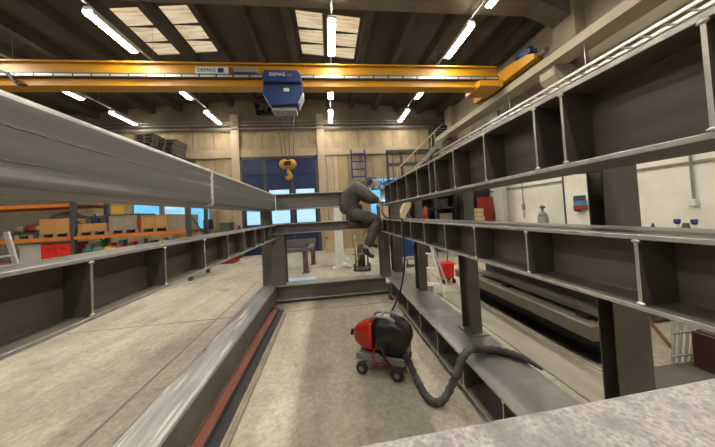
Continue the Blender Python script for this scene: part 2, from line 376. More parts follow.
# ------------------------------------------------------------------ the welded frame
fr = root('welded_steel_frame', (0, 2.4, 0), 'huge dark welded steel beam frame surrounding the viewpoint, with stiffener plates and posts', 'steel frame')
def ibeam_y(name, x0, x1, z0, z1, y0, y1, tf, tw, m=STEELW, edge_side=0):
    mb = MB()
    # edges: faces 1 and 6.. are flange tips
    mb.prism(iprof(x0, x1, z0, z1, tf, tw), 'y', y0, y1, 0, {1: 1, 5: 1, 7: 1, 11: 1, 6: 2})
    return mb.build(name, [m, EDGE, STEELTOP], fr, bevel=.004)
def stiff(par, x0, x1, z0, z1, ys, t=.011, chamf=0):
    for y in ys:
        mb = MB().box(x0, x1, y - t / 2, y + t / 2, z0, z1)
        for f in mb.bm.faces:
            c = f.calc_center_median()
            if abs(f.normal.y) < .5 and (abs(c.x - x0) < 1e-4 or abs(c.x - x1) < 1e-4): f.material_index = 1
        # tip faces get the ground edge with its painted highlight
        mb.bm.normal_update()
        for f in mb.bm.faces:
            if abs(f.normal.x) > .5: f.material_index = 1
        st = mb.build('stiffener', [STEEL, EDGE], par)
        xi = x0 if abs(x0) < abs(x1) else x1
        sg = 1 if x1 > 0 else -1
        for zz in (z0, z1):
            MB().ball((xi + sg * .001, y, zz + (.004 if zz == z0 else -.004)), (.007, .014, .007), 8).build('weld_bead', WELD, par)
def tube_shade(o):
    # smooth only the narrow corner strips; painted lamp highlight on the upper inner corner
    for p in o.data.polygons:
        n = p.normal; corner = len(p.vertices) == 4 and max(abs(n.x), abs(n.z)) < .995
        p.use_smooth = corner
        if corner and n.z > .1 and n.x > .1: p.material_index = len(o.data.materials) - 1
# left upper beam: rounded rectangular hollow section
b = MB().prism(rrect(-1.36, -1.0, 1.748, 2.062, .03, 5), 'y', -.6, 4.86).build('upper_beam', [STEELG, CORNER_HI], fr)
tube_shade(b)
w = MB()
for i in range(20):
    z = 1.765 + i * .0145
    w.ball((-1.0, 2.29 + random.uniform(-.006, .006), z), (.008, .022, .010), 8)
for i in range(6): w.ball((-1.005 - .012 * (5 - i) * .6, 2.29, 1.752 - .0 * i), (.012, .03, .014), 8)
for i in range(22): w.ball((-1.03 - i * .0145, 2.29, 2.062), (.010, .022, .007), 8)
w.build('weld_seam', WELD, b)
for zl, y0, y1 in ((1.945, .88, 1.02), (1.94, 1.05, 1.30), (1.935, 1.36, 1.75), (1.832, .88, 1.12), (1.828, 1.30, 1.9)):
    n = 14; MB().tube([(-.999, y0 + (y1 - y0) * i / n, zl - .004 * (i / n) + random.uniform(-.003, .003)) for i in range(n + 1)], [.0005] + [random.uniform(.001, .0022) for _ in range(n - 1)] + [.0005], 6).build('scuff_line', GREY, b)
# faint scribed marks on the tube are in its material. Right upper beam
b = ibeam_y('upper_beam', 1.0, 1.29, 1.743, 2.08, -.5, 4.8, .021, .012)
stiff(b, 1.001, 1.138, 1.765, 2.059, [.13, .53, .935, 1.077, 1.47, 1.865, 2.22, 2.35, 2.70, 3.09, 3.55, 3.95, 4.35, 4.72])
b = ibeam_y('lower_beam', -1.22, -1.0, 1.218, 1.482, -.5, 5.0, .018, .012)
stiff(b, -1.104, -1.001, 1.237, 1.463, [.24, .70, 1.172, 1.644, 2.126, 2.587, 3.05, 3.5, 3.95, 4.4])
b = ibeam_y('lower_beam', 1.0, 1.30, 1.23, 1.482, -.5, 4.8, .018, .012)
stiff(b, 1.001, 1.143, 1.249, 1.463, [.27, .717, 1.18, 1.642, 2.095, 2.578, 3.03, 3.45, 3.87, 4.3, 4.65])
def ibeam_x(name, x0, x1, y0, y1, z0, z1, tf, tw, stx=(), tops=STEELTOP):
    mb = MB(); mb.prism([(u, v) for u, v in iprof(y0, y1, z0, z1, tf, tw)], 'x', x0, x1, 0, {1: 1, 5: 1, 7: 1, 11: 1, 6: 2})
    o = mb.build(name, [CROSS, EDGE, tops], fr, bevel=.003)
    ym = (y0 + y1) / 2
    for x in stx: MB().box(x - .008, x + .008, y0 + .002, ym - tw / 2 + .001, z0 + tf, z1 - tf).build('stiffener', [CROSS], o)
    return o
ibeam_x('cross_beam', -1.0, .34, 4.8, 5.0, 1.752, 2.055, .017, .011, (.02,))
ibeam_x('cross_beam', -1.10, 1.0, 4.8, 5.0, 1.30, 1.487, .013, .009, (.06,))
ibeam_x('cross_beam', -1.04, 1.06, 4.8, 5.08, .065, .345, .018, .012, ())
# front cross beam right under the viewpoint (slightly out of square)
mb = MB(); mb.prism(iprof(-.19, .131, 1.19, 1.482, .02, .012), 'x', -.998, .998, 0, {6: 1})
o = mb.build('cross_beam', [STEEL, SCALE], fr, bevel=.003); o.rotation_euler.z = math.radians(1.7)
# base beams
b = MB().prism(rrect(-1.335, -1.04, .065, .345, .03, 4), 'y', -.4, 5.08).build('base_beam', [STEEL, GLINT, CORNER_HI], fr)
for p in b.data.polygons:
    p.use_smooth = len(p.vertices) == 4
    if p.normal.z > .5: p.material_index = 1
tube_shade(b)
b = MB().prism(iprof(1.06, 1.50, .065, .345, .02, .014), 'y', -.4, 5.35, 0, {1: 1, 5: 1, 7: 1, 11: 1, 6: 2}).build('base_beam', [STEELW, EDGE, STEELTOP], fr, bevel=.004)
stiff(b, 1.061, 1.272, .086, .325, [1.55, 2.05, 2.55, 3.05, 3.55, 4.05, 4.5])
# posts
def hpost(x0, x1, y0, y1, z0, z1, tf=.012, tw=.009, rot=False, m=STEEL):
    mb = MB()
    if rot: prof = [(v, u) for u, v in iprof(y0, y1, x0, x1, tf, tw)]
    else: prof = iprof(x0, x1, y0, y1, tf, tw)
    mb.prism(prof, 'z', z0, z1)
    p = mb.build('post', m, fr, bevel=.002)
    return p
hpost(-1.12, -.86, 4.82, 5.06, .345, 1.30)
hpost(-1.30, -1.12, 4.90, 5.08, .345, 1.75)
hpost(.96, 1.15, 4.82, 5.0, .345, 1.30)
hpost(1.28, 1.48, 5.1, 5.3, .345, 2.0)
p = hpost(1.34, 1.47, 3.78, 3.95, .345, 1.76)
p = hpost(1.34, 1.45, 2.35, 2.53, .345, 1.76)
MB().box(1.30, 1.49, 2.30, 2.56, .345, .357).build('base_plate', STEELTOP, p)
p = MB().prism([(1.36, 1.165), (1.56, 1.165), (1.56, 1.16), (1.56, 1.085), (1.36, 1.085), (1.36, 1.092), (1.552, 1.095), (1.552, 1.155), (1.36, 1.158)][::-1], 'z', .345, 1.78).build('post', STEEL, fr, bevel=.002)
MB().box(1.29, 1.36, 1.086, 1.164, 1.745, 1.775).box(1.29, 1.36, 1.086, 1.164, 1.25, 1.28).build('bracket', STEEL, p)
# timber packers under the base
for i, (x0, x1, y, l) in enumerate(((-1.40, -.99, 4.55, 'left back corner'), (1.02, 1.5, 4.55, 'right back corner'), (-1.40, -.99, .9, 'left front end'), (1.02, 1.5, .9, 'right front end'))):
    tag(MB().box(x0, x1, y - .06, y + .06, 0, .064).build('packing_block', RUSTY, bevel=.004), 'brown packing block under the ' + l + ' of the frame', 'block', 'packing blocks under the frame')

# bars lying along the left base beam
tag(MB().box(-1.037, -.955, .4, 4.42, 0, .05).build('steel_bar', RUST, bevel=.003), 'long red oxide painted flat bar beside the left base beam', 'steel bar')
tag(MB().prism([(-.95, 0), (-.86, 0), (-.86, .012), (-.938, .012), (-.938, .06), (-.95, .06)], 'y', .4, 4.5).build('steel_angle', DGREY), 'long dark angle bar next to the red bar on the floor', 'steel bar')
tag(MB().box(-.83, -.79, .6, 4.3, 0, .02).build('timber_strip', GWOOD), 'thin tan strip on the floor inside the frame', 'strip')

# ------------------------------------------------------------------ welding machine
wm = root('welding_machine', (0, 0, 0), 'red and black portable welding machine on small wheels on the floor', 'welding machine')
mb = MB()
# red front hood: lofted rounded rectangle narrowing to the nose (length along -x)
def loft(sections, mi=0, n=4):
    mb = MB(); rings = []
    for x, w, z0, z1, r in sections:
        rings.append([mb.bm.verts.new((x, u, v)) for u, v in rrect(-w / 2, w / 2, z0, z1, r, n)])
    for a, b in zip(rings, rings[1:]):
        for k in range(len(a)):
            f = mb.face([a[k], a[(k + 1) % len(a)], b[(k + 1) % len(b)], b[k]], mi); f.smooth = True
    mb.face(rings[0][::-1], mi); mb.face(rings[-1], mi); return mb
loft([(-.33, .13, .27, .40, .04), (-.31, .17, .25, .43, .05), (-.24, .23, .22, .475, .06), (-.14, .26, .205, .51, .06), (-.09, .265, .20, .52, .06)]).build('front_hood', RED, wm)
bd = loft([(-.10, .235, .21, .50, .05), (.03, .24, .20, .50, .05), (.20, .25, .20, .48, .06), (.28, .22, .22, .44, .07)]).build('body', BLACK, wm)
sp = MB().lathe([(.02, -.135), (.15, -.135), (.175, -.11), (.18, 0), (.175, .11), (.15, .135), (.02, .135)], (.13, 0, .36), 'y', 24).build('wire_spool_cover', BLACK, wm)
MB().box(-.05, .06, -.137, -.120, .25, .34).build('connection_panel', DGREY, wm)
hd = MB().tube(smooth_pts([(-.13, -.075, .50), (-.10, -.075, .555), (.0, -.075, .575), (.10, -.075, .57), (.16, -.075, .54)], 4), .016, 8).tube(smooth_pts([(-.13, .075, .50), (-.10, .075, .555), (.0, .075, .575), (.10, .075, .57), (.16, .075, .54)], 4), .016, 8)
hd.tube([(.0, -.075, .575), (.0, .075, .575)], .014, 8); hd.build('carry_handle', GREY, wm)
MB().cyl((-.37, 0, .34), (-.32, 0, .34), .028, 12).cyl((-.385, 0, .30), (-.37, 0, .36), .02, 10).ball((-.385, .02, .33), .025, 8).build('torch_socket', BLACK, wm)
ct = MB().box(-.26, .26, -.17, .17, .155, .185).box(-.26, .26, -.18, -.16, .14, .2).box(-.26, .26, .16, .18, .14, .2)
for x in (-.19, .19): ct.cyl((x, -.2, .065), (x, .2, .065), .012, 8).box(x - .02, x + .02, -.15, -.12, .075, .16).box(x - .02, x + .02, .12, .15, .075, .16)
ct.build('cart', GREY, wm)
for x in (-.19, .19):
    for y in (-.2, .2):
        wh = MB().lathe([(.03, -.022), (.055, -.022), (.065, -.012), (.065, .012), (.055, .022), (.03, .022)], (x, y, .065), 'y', 18).build('wheel', RUBBER, wm)
        MB().cyl((x, y - .026, .065), (x, y + .026, .065), .028, 12).build('hub', GREY, wh)
MB().tube(smooth_pts([(-.03, -.14, .3), (-.06, -.2, .22), (-.02, -.22, .14), (.06, -.22, .16), (.05, -.19, .24), (.0, -.14, .29)], 5), .009, 8).build('earth_lead', DRED, wm)
MB().tube(smooth_pts([(.0, -.14, .32), (.05, -.2, .26), (.13, -.22, .16), (.2, -.2, .1)], 5), .012, 8).build('power_lead', RUBBER, wm)
wm.location = (.50, 2.60, 0); wm.rotation_euler.z = math.radians(-30); wm.scale = (.95, .95, .93)
# hose and cable
pts = smooth_pts([(.66, 2.40, .22), (.71, 2.34, .09), (.73, 2.2, .035), (.735, 2.08, .034), (.77, 2.0, .034), (.84, 1.985, .05), (.915, 1.98, .15), (.97, 1.96, .28), (1.02, 1.955, .385), (1.1, 1.985, .425), (1.2, 2.02, .40), (1.32, 2.02, .38), (1.42, 1.96, .375), (1.49, 1.86, .372), (1.55, 1.76, .34)], 7)
rr = [.030 + .0035 * math.sin(i * 1.9) for i in range(len(pts))]
for i in range(12): rr[-1 - i] = min(rr[-1 - i], .008 + .002 * i)
tag(MB().tube(pts, rr, 12).build('welding_hose', HOSE), 'thick dusty hose looping from welding machine over right base beam', 'hose')
pts = smooth_pts([(1.0, 4.6, 1.73), (.97, 4.5, 1.62), (.985, 4.35, 1.53), (1.03, 4.1, 1.497), (1.03, 3.6, 1.497), (1.0, 3.36, 1.49), (.965, 3.24, 1.38), (.965, 3.24, .95), (.965, 3.5, .5), (.93, 3.85, .12), (.88, 3.85, .02), (.83, 3.4, .016), (.74, 3.0, .03), (.66, 2.80, .2), (.60, 2.72, .36)], 8)
tag(MB().tube(pts, .013, 8).build('torch_cable', RUBBER), 'thin black cable hanging from right lower beam to the machine', 'cable')

# ------------------------------------------------------------------ welder
def skin(name, verts, edges, radii, m, parent, sub=2, rootv=0):
    me = bpy.data.meshes.new(name); me.from_pydata([tuple(v) for v in verts], edges, []); me.update()
    o = bpy.data.objects.new(name, me); COL.objects.link(o)
    sm = o.modifiers.new('s', 'SKIN'); sd = o.modifiers.new('d', 'SUBSURF'); sd.levels = sub; sd.render_levels = sub
    for i, r in enumerate(radii):
        me.skin_vertices[0].data[i].radius = r if isinstance(r, tuple) else (r, r)
        me.skin_vertices[0].data[i].use_root = (i == rootv)
    bpy.context.view_layer.update()
    dg = bpy.context.evaluated_depsgraph_get()
    m2 = bpy.data.meshes.new_from_object(o.evaluated_get(dg))
    o.modifiers.clear(); o.data = m2; m2.name = name
    m2.materials.clear(); m2.materials.append(m)
    for p in m2.polygons: p.use_smooth = True; p.material_index = 0
    o.parent = parent; o.location = -ORG[parent]
    ORG[o] = V((0, 0, 0)); return o
pe = root('person', (.45, 4.9, 1.487), 'welder in grey work clothes and cap sitting hunched astride the middle beam', 'person')
hip = V((.42, 4.9, 1.63)); waist = V((.39, 4.9, 1.82)); chest = V((.51, 4.88, 2.04)); neck = V((.71, 4.86, 2.165)); head = V((.86, 4.84, 2.185))
body = skin('body', [hip, waist, chest, neck, V((.80, 4.845, 2.185)), V((.875, 4.84, 2.20)), V((.945, 4.835, 2.185)),
    V((.57, 4.70, 2.09)), V((.79, 4.60, 1.90)), V((.97, 4.63, 1.815)), V((1.0, 4.64, 1.80)),
    V((.57, 5.06, 2.09)), V((.78, 5.10, 1.90)), V((.96, 4.86, 1.83)), V((.99, 4.83, 1.82)),
    V((.47, 4.79, 1.60)), V((.90, 4.56, 1.47)), V((.65, 4.50, 1.0)), V((.62, 4.50, .93)),
    V((.47, 5.01, 1.60)), V((.92, 5.25, 1.47)), V((.86, 5.3, 1.08)), V((.85, 5.3, 1.0))],
    [(0, 1), (1, 2), (2, 3), (3, 4), (4, 5), (5, 6), (2, 7), (7, 8), (8, 9), (9, 10), (2, 11), (11, 12), (12, 13), (13, 14), (0, 15), (15, 16), (16, 17), (17, 18), (0, 19), (19, 20), (20, 21), (21, 22)],
    [(.13, .15), (.12, .14), (.13, .16), .06, .085, .108, .08, .06, .042, .034, .03, .06, .042, .034, .03, .085, .062, .045, .04, .085, .062, .045, .04], SKIN, pe)
skin('jacket', [hip + V((0, 0, -.05)), waist, V((.43, 4.89, 1.94)), chest, V((.63, 4.87, 2.12)),
    V((.57, 4.69, 2.09)), V((.68, 4.63, 2.0)), V((.80, 4.59, 1.89)), V((.955, 4.63, 1.82)),
    V((.57, 5.07, 2.09)), V((.68, 5.1, 2.0)), V((.79, 5.11, 1.89)), V((.94, 4.88, 1.835))],
    [(0, 1), (1, 2), (2, 3), (3, 4), (3, 5), (5, 6), (6, 7), (7, 8), (3, 9), (9, 10), (10, 11), (11, 12)],
    [(.23, .24), (.215, .22), (.215, .235), (.20, .23), (.13, .13), .13, .115, .10, .064, .13, .115, .10, .064], JACKET, pe)
skin('trousers', [hip + V((.02, 0, -.03)), V((.48, 4.78, 1.60)), V((.68, 4.66, 1.555)), V((.91, 4.555, 1.465)), V((.775, 4.53, 1.22)), V((.66, 4.50, .98)),
    V((.48, 5.02, 1.60)), V((.68, 5.14, 1.555)), V((.93, 5.25, 1.465)), V((.89, 5.28, 1.25)), V((.86, 5.3, 1.05))],
    [(0, 1), (1, 2), (2, 3), (3, 4), (4, 5), (0, 6), (6, 7), (7, 8), (8, 9), (9, 10)],
    [(.16, .18), .125, .115, .108, .10, .085, .125, .115, .108, .10, .085], TROUS, pe)
for (ax, ay, az) in ((.625, 4.50, .95), (.855, 5.3, 1.02)):
    bt = skin('boot', [V((ax, ay, az + .05)), V((ax - .01, ay, az - .03)), V((ax - .03, ay, az - .085)), V((ax + .07, ay - .01, az - .115)), V((ax + .15, ay - .02, az - .145))],
         [(0, 1), (1, 2), (1, 3), (3, 4)], [.055, .055, .042, (.045, .04), (.032, .04)], BOOT, pe)
# gloved hands with five fingers each
def hand(c, d, side, name='glove'):
    d = V(d).normalized(); up = V((0, 0, 1)); lat = d.cross(up).normalized() * side
    nrm = lat.cross(d).normalized()
    vs = [c - d * .03, c + d * .03, c + d * .075]; ed = [(0, 1), (1, 2)]; rd = [.03, (.036, .022), (.038, .02)]
    for k, ln in enumerate((.068, .078, .074, .058)):
        o = (k - 1.5) * .019
        a = c + d * .08 + lat * o; b_ = a + d * ln * .5 - V((0, 0, .012)); e = b_ + d * ln * .25 - V((0, 0, .03)); f = e - d * .012 - V((0, 0, .018))
        i = len(vs); vs += [a, b_, e, f]; ed += [(2, i), (i, i + 1), (i + 1, i + 2), (i + 2, i + 3)]; rd += [.011, .0105, .0095, .008]
    i = len(vs); a = c + d * .02 - lat * .035; vs += [a, a + d * .035 - lat * .015 - V((0, 0, .015)), a + d * .065 - V((0, 0, .03))]; ed += [(1, i), (i, i + 1), (i + 1, i + 2)]; rd += [.015, .012, .010]
    return skin(name, vs, ed, rd, GLOVE, pe, 1)
hand(V((.985, 4.64, 1.815)), (.9, .25, -.25), 1)
hand(V((.965, 4.855, 1.825)), (.8, -.45, -.2), -1)
# face detail: ears, nose, eyes, mouth, hair
mb = MB().ball((.975, 4.835, 2.175), (.022, .016, .022), 8)
mb.ball((.865, 4.735, 2.175), (.022, .012, .032), 8).ball((.865, 4.945, 2.175), (.022, .012, .032), 8)
mb.build('face_features', SKIN, pe)
MB().ball((.95, 4.80, 2.20), .012, 8).ball((.95, 4.875, 2.20), .012, 8).build('eye', PAPER, pe)
MB().ball((.82, 4.84, 2.215), (.115, .108, .095), 14).build('hair', RUSTY, pe)
# cap and half-lowered welding visor
mb = MB().lathe([(.118, -.02), (.122, .02), (.112, .065), (.08, .098), (.02, .11)], (.855, 4.84, 2.22), 'z', 20)
mb.build('cap', TROUS, pe)
skin('hood', [V((.62, 4.865, 2.14)), V((.72, 4.86, 2.18)), V((.79, 4.85, 2.20))], [(0, 1), (1, 2)], [(.11, .12), (.10, .105), (.118, .118)], JACKET, pe)
hm = MB()
P0 = []
for j, z in enumerate((2.255, 2.20, 2.13, 2.06)):
    row = []
    for k in range(9):
        a = math.radians(-100 + 25 * k); r = (.135, .15, .145, .115)[j]
        row.append(hm.bm.verts.new((.875 + r * math.cos(a) * 1.05 + (0.0, .02, .025, .01)[j], 4.84 + r * .93 * math.sin(a), z)))
    P0.append(row)
for a, b_ in zip(P0, P0[1:]):
    for k in range(8): hm.face([a[k], a[k + 1], b_[k + 1], b_[k]]).smooth = True
hv = hm.build('welding_visor', GREY, pe); so = hv.modifiers.new('t', 'SOLIDIFY'); so.thickness = .006
MB().box(1.045, 1.058, 4.78, 4.90, 2.17, 2.23).build('visor_window', BLACK, pe)
# welding torch in his hand
tr = root('welding_torch', (1.0, 4.65, 1.75), 'black welding torch held in the gloved hands at the beam corner', 'torch')
MB().tube(smooth_pts([(1.0, 4.6, 1.73), (1.02, 4.66, 1.765), (1.08, 4.69, 1.79)], 4), .017, 10).build('handle', BLACK, tr)
MB().tube(smooth_pts([(1.08, 4.69, 1.79), (1.11, 4.70, 1.797), (1.125, 4.70, 1.782)], 4), .010, 8).build('nozzle', ALU, tr)
tag(MB().ball((1.118, 4.70, 1.770), .005, 8).build('welding_arc', SPARK), 'tiny blue white welding arc at the torch tip', 'arc')
L = bpy.data.lights.new('arc_light', 'POINT'); L.energy = 3; L.color = (.5, .75, 1); L.shadow_soft_size = .02
lo = bpy.data.objects.new('arc_light', L); COL.objects.link(lo); lo.location = (1.09, 4.64, 1.80)

# ------------------------------------------------------------------ crane
cr = root('overhead_crane', (-2.5, 6.75, 4.85), 'long yellow overhead crane girder spanning the hall', 'crane')
MB().box(-10.3, 5.0, 6.55, 6.72, 5.03, 5.58).box(-10.3, 5.0, 6.48, 6.80, 5.57, 5.61).box(-10.3, 5.0, 6.48, 6.80, 4.99, 5.03).build('girder', YEL, cr, bevel=.006)
tk = MB().box(-10.3, 5.0, 6.46, 6.55, 5.20, 5.30).build('conductor_track', DGREY, cr)
mb = MB()
x = -10.2
while x < 4.9:
    mb.box(x, x + .36, 6.449, 6.461, 5.215, 5.262); x += .40
mb.build('track_cover', ALU, tk)
ec = MB().prism([(5.25, 5.04), (5.25, 5.17), (5.45, 5.27), (6.2, 5.40), (7.2, 5.40), (7.7, 5.28), (7.7, 5.06)], 'x', 5.0, 5.26).build('end_carriage', YEL, cr, bevel=.01)
for y in (5.55, 7.4): MB().cyl((5.26, y, 5.13), (5.36, y, 5.13), .09, 16).build('rail_wheel', DGREY, ec)
MB().cyl((5.08, 5.4, 5.36), (5.08, 5.8, 5.44), .09, 14).box(5.0, 5.2, 5.35, 5.65, 5.27, 5.36).build('travel_motor', BLUE, ec)
MB().cyl((5.13, 5.25, 5.11), (5.13, 5.02, 5.11), .06, 12).build('buffer', RUSTY, ec)
MB().box(4.3, 5.0, 6.3, 7.0, 4.94, 5.1).build('end_bracket', YEL, cr)
MB().tube(smooth_pts([(-7.35, 6.5, 5.34), (-7.1, 6.44, 5.22), (-6.9, 6.40, 5.0), (-6.75, 6.44, 4.98)], 5), .035, 8).build('festoon_cable', RUBBER, cr)
np_ = MB().box(-3.15, -2.36, 6.535, 6.55, 5.34, 5.52).build('name_plate', PAPER, cr)
def text(body, loc, size, m, parent, rot=(math.pi / 2, 0, 0), name='lettering', ext=.002):
    c = bpy.data.curves.new(name, 'FONT'); c.body = body; c.size = size; c.extrude = ext; c.align_x = 'CENTER'; c.align_y = 'CENTER'
    c.materials.append(m); o = bpy.data.objects.new(name, c); COL.objects.link(o)
    bpy.context.view_layer.update()
    me = bpy.data.meshes.new_from_object(o.evaluated_get(bpy.context.evaluated_depsgraph_get()))
    bpy.data.objects.remove(o); o = bpy.data.objects.new(name, me); COL.objects.link(o)
    o.rotation_euler = rot; o.location = V(loc) - ORG[parent]; o.parent = parent; return o
text('DEMAG', (-2.88, 6.53, 5.43), .13, INK, np_)
MB().box(-2.61, -2.47, 6.53, 6.536, 5.37, 5.49).build('plate_mark', INK, np_)
MB().box(-2.35, -2.25, 6.535, 6.55, 5.36, 5.50).build('plate_mark', DRED, cr)
MB().box(-2.2, -1.62, 6.42, 6.55, 5.33, 5.46).build('rail_cover', GREY, cr)
# hoist
HB = len(COL.objects)
ho = root('crane_hoist', (-.98, 6.2, 4.3), 'dark blue electric hoist hanging from the yellow crane girder', 'hoist')
hs = MB().prism([(-1.38, 4.95), (-1.42, 5.06), (-1.36, 5.24), (-.60, 5.24), (-.50, 5.14), (-.50, 4.95)], 'y', 5.85, 6.33).build('drum_housing', BLUE, ho, bevel=.02)
MB().prism([(-1.42, 4.68), (-1.40, 4.90), (-.50, 4.90), (-.48, 4.72), (-.62, 4.44), (-1.24, 4.40)], 'y', 5.90, 6.36).build('motor_housing', BLUE, ho, bevel=.02)
MB().box(-1.40, -.54, 5.92, 6.35, 4.88, 4.97).build('gap_frame', BLACK, ho)
MB().box(-1.24, -.66, 5.95, 6.3, 4.30, 4.36).build('bottom_plate', GREY, ho)
MB().box(-1.2, -.7, 5.98, 6.28, 4.36, 4.46).build('rope_guide', DGREY, ho)
MB().box(-1.3, -.66, 6.30, 6.95, 4.90, 5.09).build('trolley', DGREY, ho)
text('DEMAG', (-1.05, 5.842, 5.12), .11, PAPER, hs); text('DR', (-.77, 5.842, 5.11), .08, GREY, hs)
MB().box(-.93, -.80, 5.895, 5.90, 4.74, 4.82).build('badge', PAPER, ho)
ho.location.z -= .11; ho.location.y += .12
# hook block on four ropes
hb = root('hook_block', (-.93, 6.15, 2.55), 'yellow crane hook block hanging on ropes before the blue door', 'hook block')
for dx, dy in ((-.17, 0), (-.06, .03), (.07, -.03), (.18, 0)):
    MB().cyl((-.93 + dx * .7, 6.15 + dy, 2.90), (-.93 + dx * 1.15, 6.15 + dy, 4.2), .007, 6).build('rope', DGREY, hb)
for dx in (-.085, .085):
    MB().lathe([(.03, -.06), (.10, -.05), (.12, -.02), (.12, .02), (.10, .05), (.03, .06)], (-.93 + dx, 6.15, 2.90), 'y', 20).build('sheave_cover', YEL, hb)
MB().box(-1.01, -.85, 6.07, 6.23, 2.86, 2.96).build('cross_piece', BLACK, hb)
MB().cyl((-.93, 6.15, 2.68), (-.93, 6.15, 2.82), .03, 10).tube(smooth_pts([(-.93, 6.15, 2.72), (-.905, 6.15, 2.67), (-.88, 6.15, 2.62), (-.895, 6.15, 2.57), (-.94, 6.15, 2.55), (-.975, 6.15, 2.58), (-.975, 6.15, 2.61)], 4), [.048] * 14 + [.042] * 6 + [.032] * 5, 10).build('hook', YEL, hb)

# ------------------------------------------------------------------ right wall things
CZ, CX0, CX1 = 4.13, 4.98, 5.22
cl = root('cable_ladder', (5.1, 3, CZ), 'pale galvanised cable ladder hung along the right crane runway', 'cable ladder')
for x in (CX0, CX1): MB().box(x - .014, x + .014, -2, 11.0, CZ, CZ + .05).build('side_rail', ALU, cl)
for i in range(44): MB().box(CX0, CX1, -1.9 + i * .26 - .014, -1.9 + i * .26 + .014, CZ + .008, CZ + .028).build('rung', ALU, cl)
for y in (.4, 2.4, 4.3, 6.4, 8.4, 10.2):
    h = MB().box(CX0, CX1, y - .012, y + .012, CZ - .02, CZ).box(CX1 - .006, CX1 + .006, y - .006, y + .006, CZ, 4.74).build('hanger', GALV, cl)
so_ = root('wall_socket', (5.95, 3.42, 1.4), 'white socket box on a conduit on the pale right wall', 'socket')
MB().cyl((5.975, 3.435, 1.54), (5.975, 3.435, 4.0), .018, 8).build('conduit', GALV, so_)
MB().box(5.92, 5.999, 3.39, 3.48, 1.43, 1.54).build('socket_box', WHITE, so_, bevel=.01)
wb = root('workbench', (5.5, 3.3, 0), 'long steel workbench standing against the pale right wall', 'workbench')
MB().box(5.2, 5.95, 2.4, 4.2, .88, .93).build('bench_top', GWOOD, wb)
for x in (5.25, 5.9):
    for y in (2.45, 4.15): MB().box(x - .03, x + .03, y - .03, y + .03, 0, .88).build('leg', DGREY, wb)
def bottle(y, label, capm):
    r = root('spray_bottle', (5.6, y, .93), label, 'bottle', 'bottles on the workbench')
    MB().lathe([(.03, .93), (.038, .94), (.038, 1.08), (.016, 1.14), (.014, 1.16)], (5.6, y, 0), 'z', 14).build('bottle_body', WHITE, r)
    MB().cyl((5.6, y, 1.15), (5.6, y, 1.22), .03, 12).box(5.56, 5.64, y - .02, y + .02, 1.17, 1.23).build('trigger_cap', capm, r)
bottle(3.43, 'white bottle with blue cap on workbench, left one', INK)
bottle(3.24, 'white bottle with blue cap on workbench, right one', INK)
tag(MB().lathe([(.04, .93), (.05, .94), (.05, 1.08), (.035, 1.16), (.03, 1.17)], (5.6, 3.335, 0), 'z', 14).build('small_can', RUSTY), 'brown can between the two blue capped bottles', 'can')
tag(MB().lathe([(.02, .93), (.025, .94), (.025, 1.10), (.012, 1.14), (.01, 1.16)], (5.6, 3.74, 0), 'z', 10).build('small_bottle', BLACK), 'small dark bottle left of the blue capped bottles', 'bottle')
tag(MB().bar((5.6, 3.0, .95), (5.6, 2.9, 1.2), .03, .03).box(5.57, 5.63, 2.98, 3.04, .93, .96).build('red_tool', DRED), 'red handled tool leaning at the right end of workbench', 'tool')
gc = root('gas_cylinder', (5.62, 6.0, 0), 'grey gas cylinder with a green neck by the right wall', 'gas cylinder')
MB().lathe([(.115, 0), (.12, .02), (.12, 1.22), (.115, 1.26)], (5.62, 6.0, 0), 'z', 18).build('cylinder_body', GREY, gc)
MB().lathe([(.115, 1.26), (.09, 1.34), (.04, 1.40), (.035, 1.42)], (5.62, 6.0, 0), 'z', 18).build('shoulder', GREY, gc)
MB().cyl((5.62, 6.0, 1.42), (5.62, 6.0, 1.56), .03, 10).box(5.57, 5.67, 5.96, 6.04, 1.48, 1.53).build('valve', GREEN, gc)
db = root('wall_dispenser', (5.65, 5.0, 1.4), 'small blue and red dispenser box on the wall column', 'dispenser')
MB().box(5.58, 5.72, 4.92, 5.10, 1.52, 1.62).build('dispenser_body', mat('sky_blue', (.05, .2, .45), (.07, .25, .5), 5, .4), db)
MB().box(5.57, 5.72, 4.91, 5.11, 1.42, 1.52).build('tray', DRED, db)
MB().box(5.60, 5.72, 4.94, 5.10, 1.62, 1.74).build('lid', DGREY, db)
MB().box(5.64, 5.72, 5.08, 5.16, 1.38, 1.72).build('hose_reel', BLACK, db)
tag(MB().cyl((5.93, 5.62, 0), (5.93, 5.62, 4.0), .045, 10).build('drain_pipe', DGREY), 'dark vertical pipe beside the wall column', 'pipe')
tag(MB().cyl((5.97, 7.05, 1.2), (5.97, 7.05, 4.2), .012, 8).box(5.95, 5.99, 7.0, 7.1, 1.45, 1.62).build('wall_conduit', GREY), 'thin conduit with switch on the right wall behind gas cylinder', 'conduit')

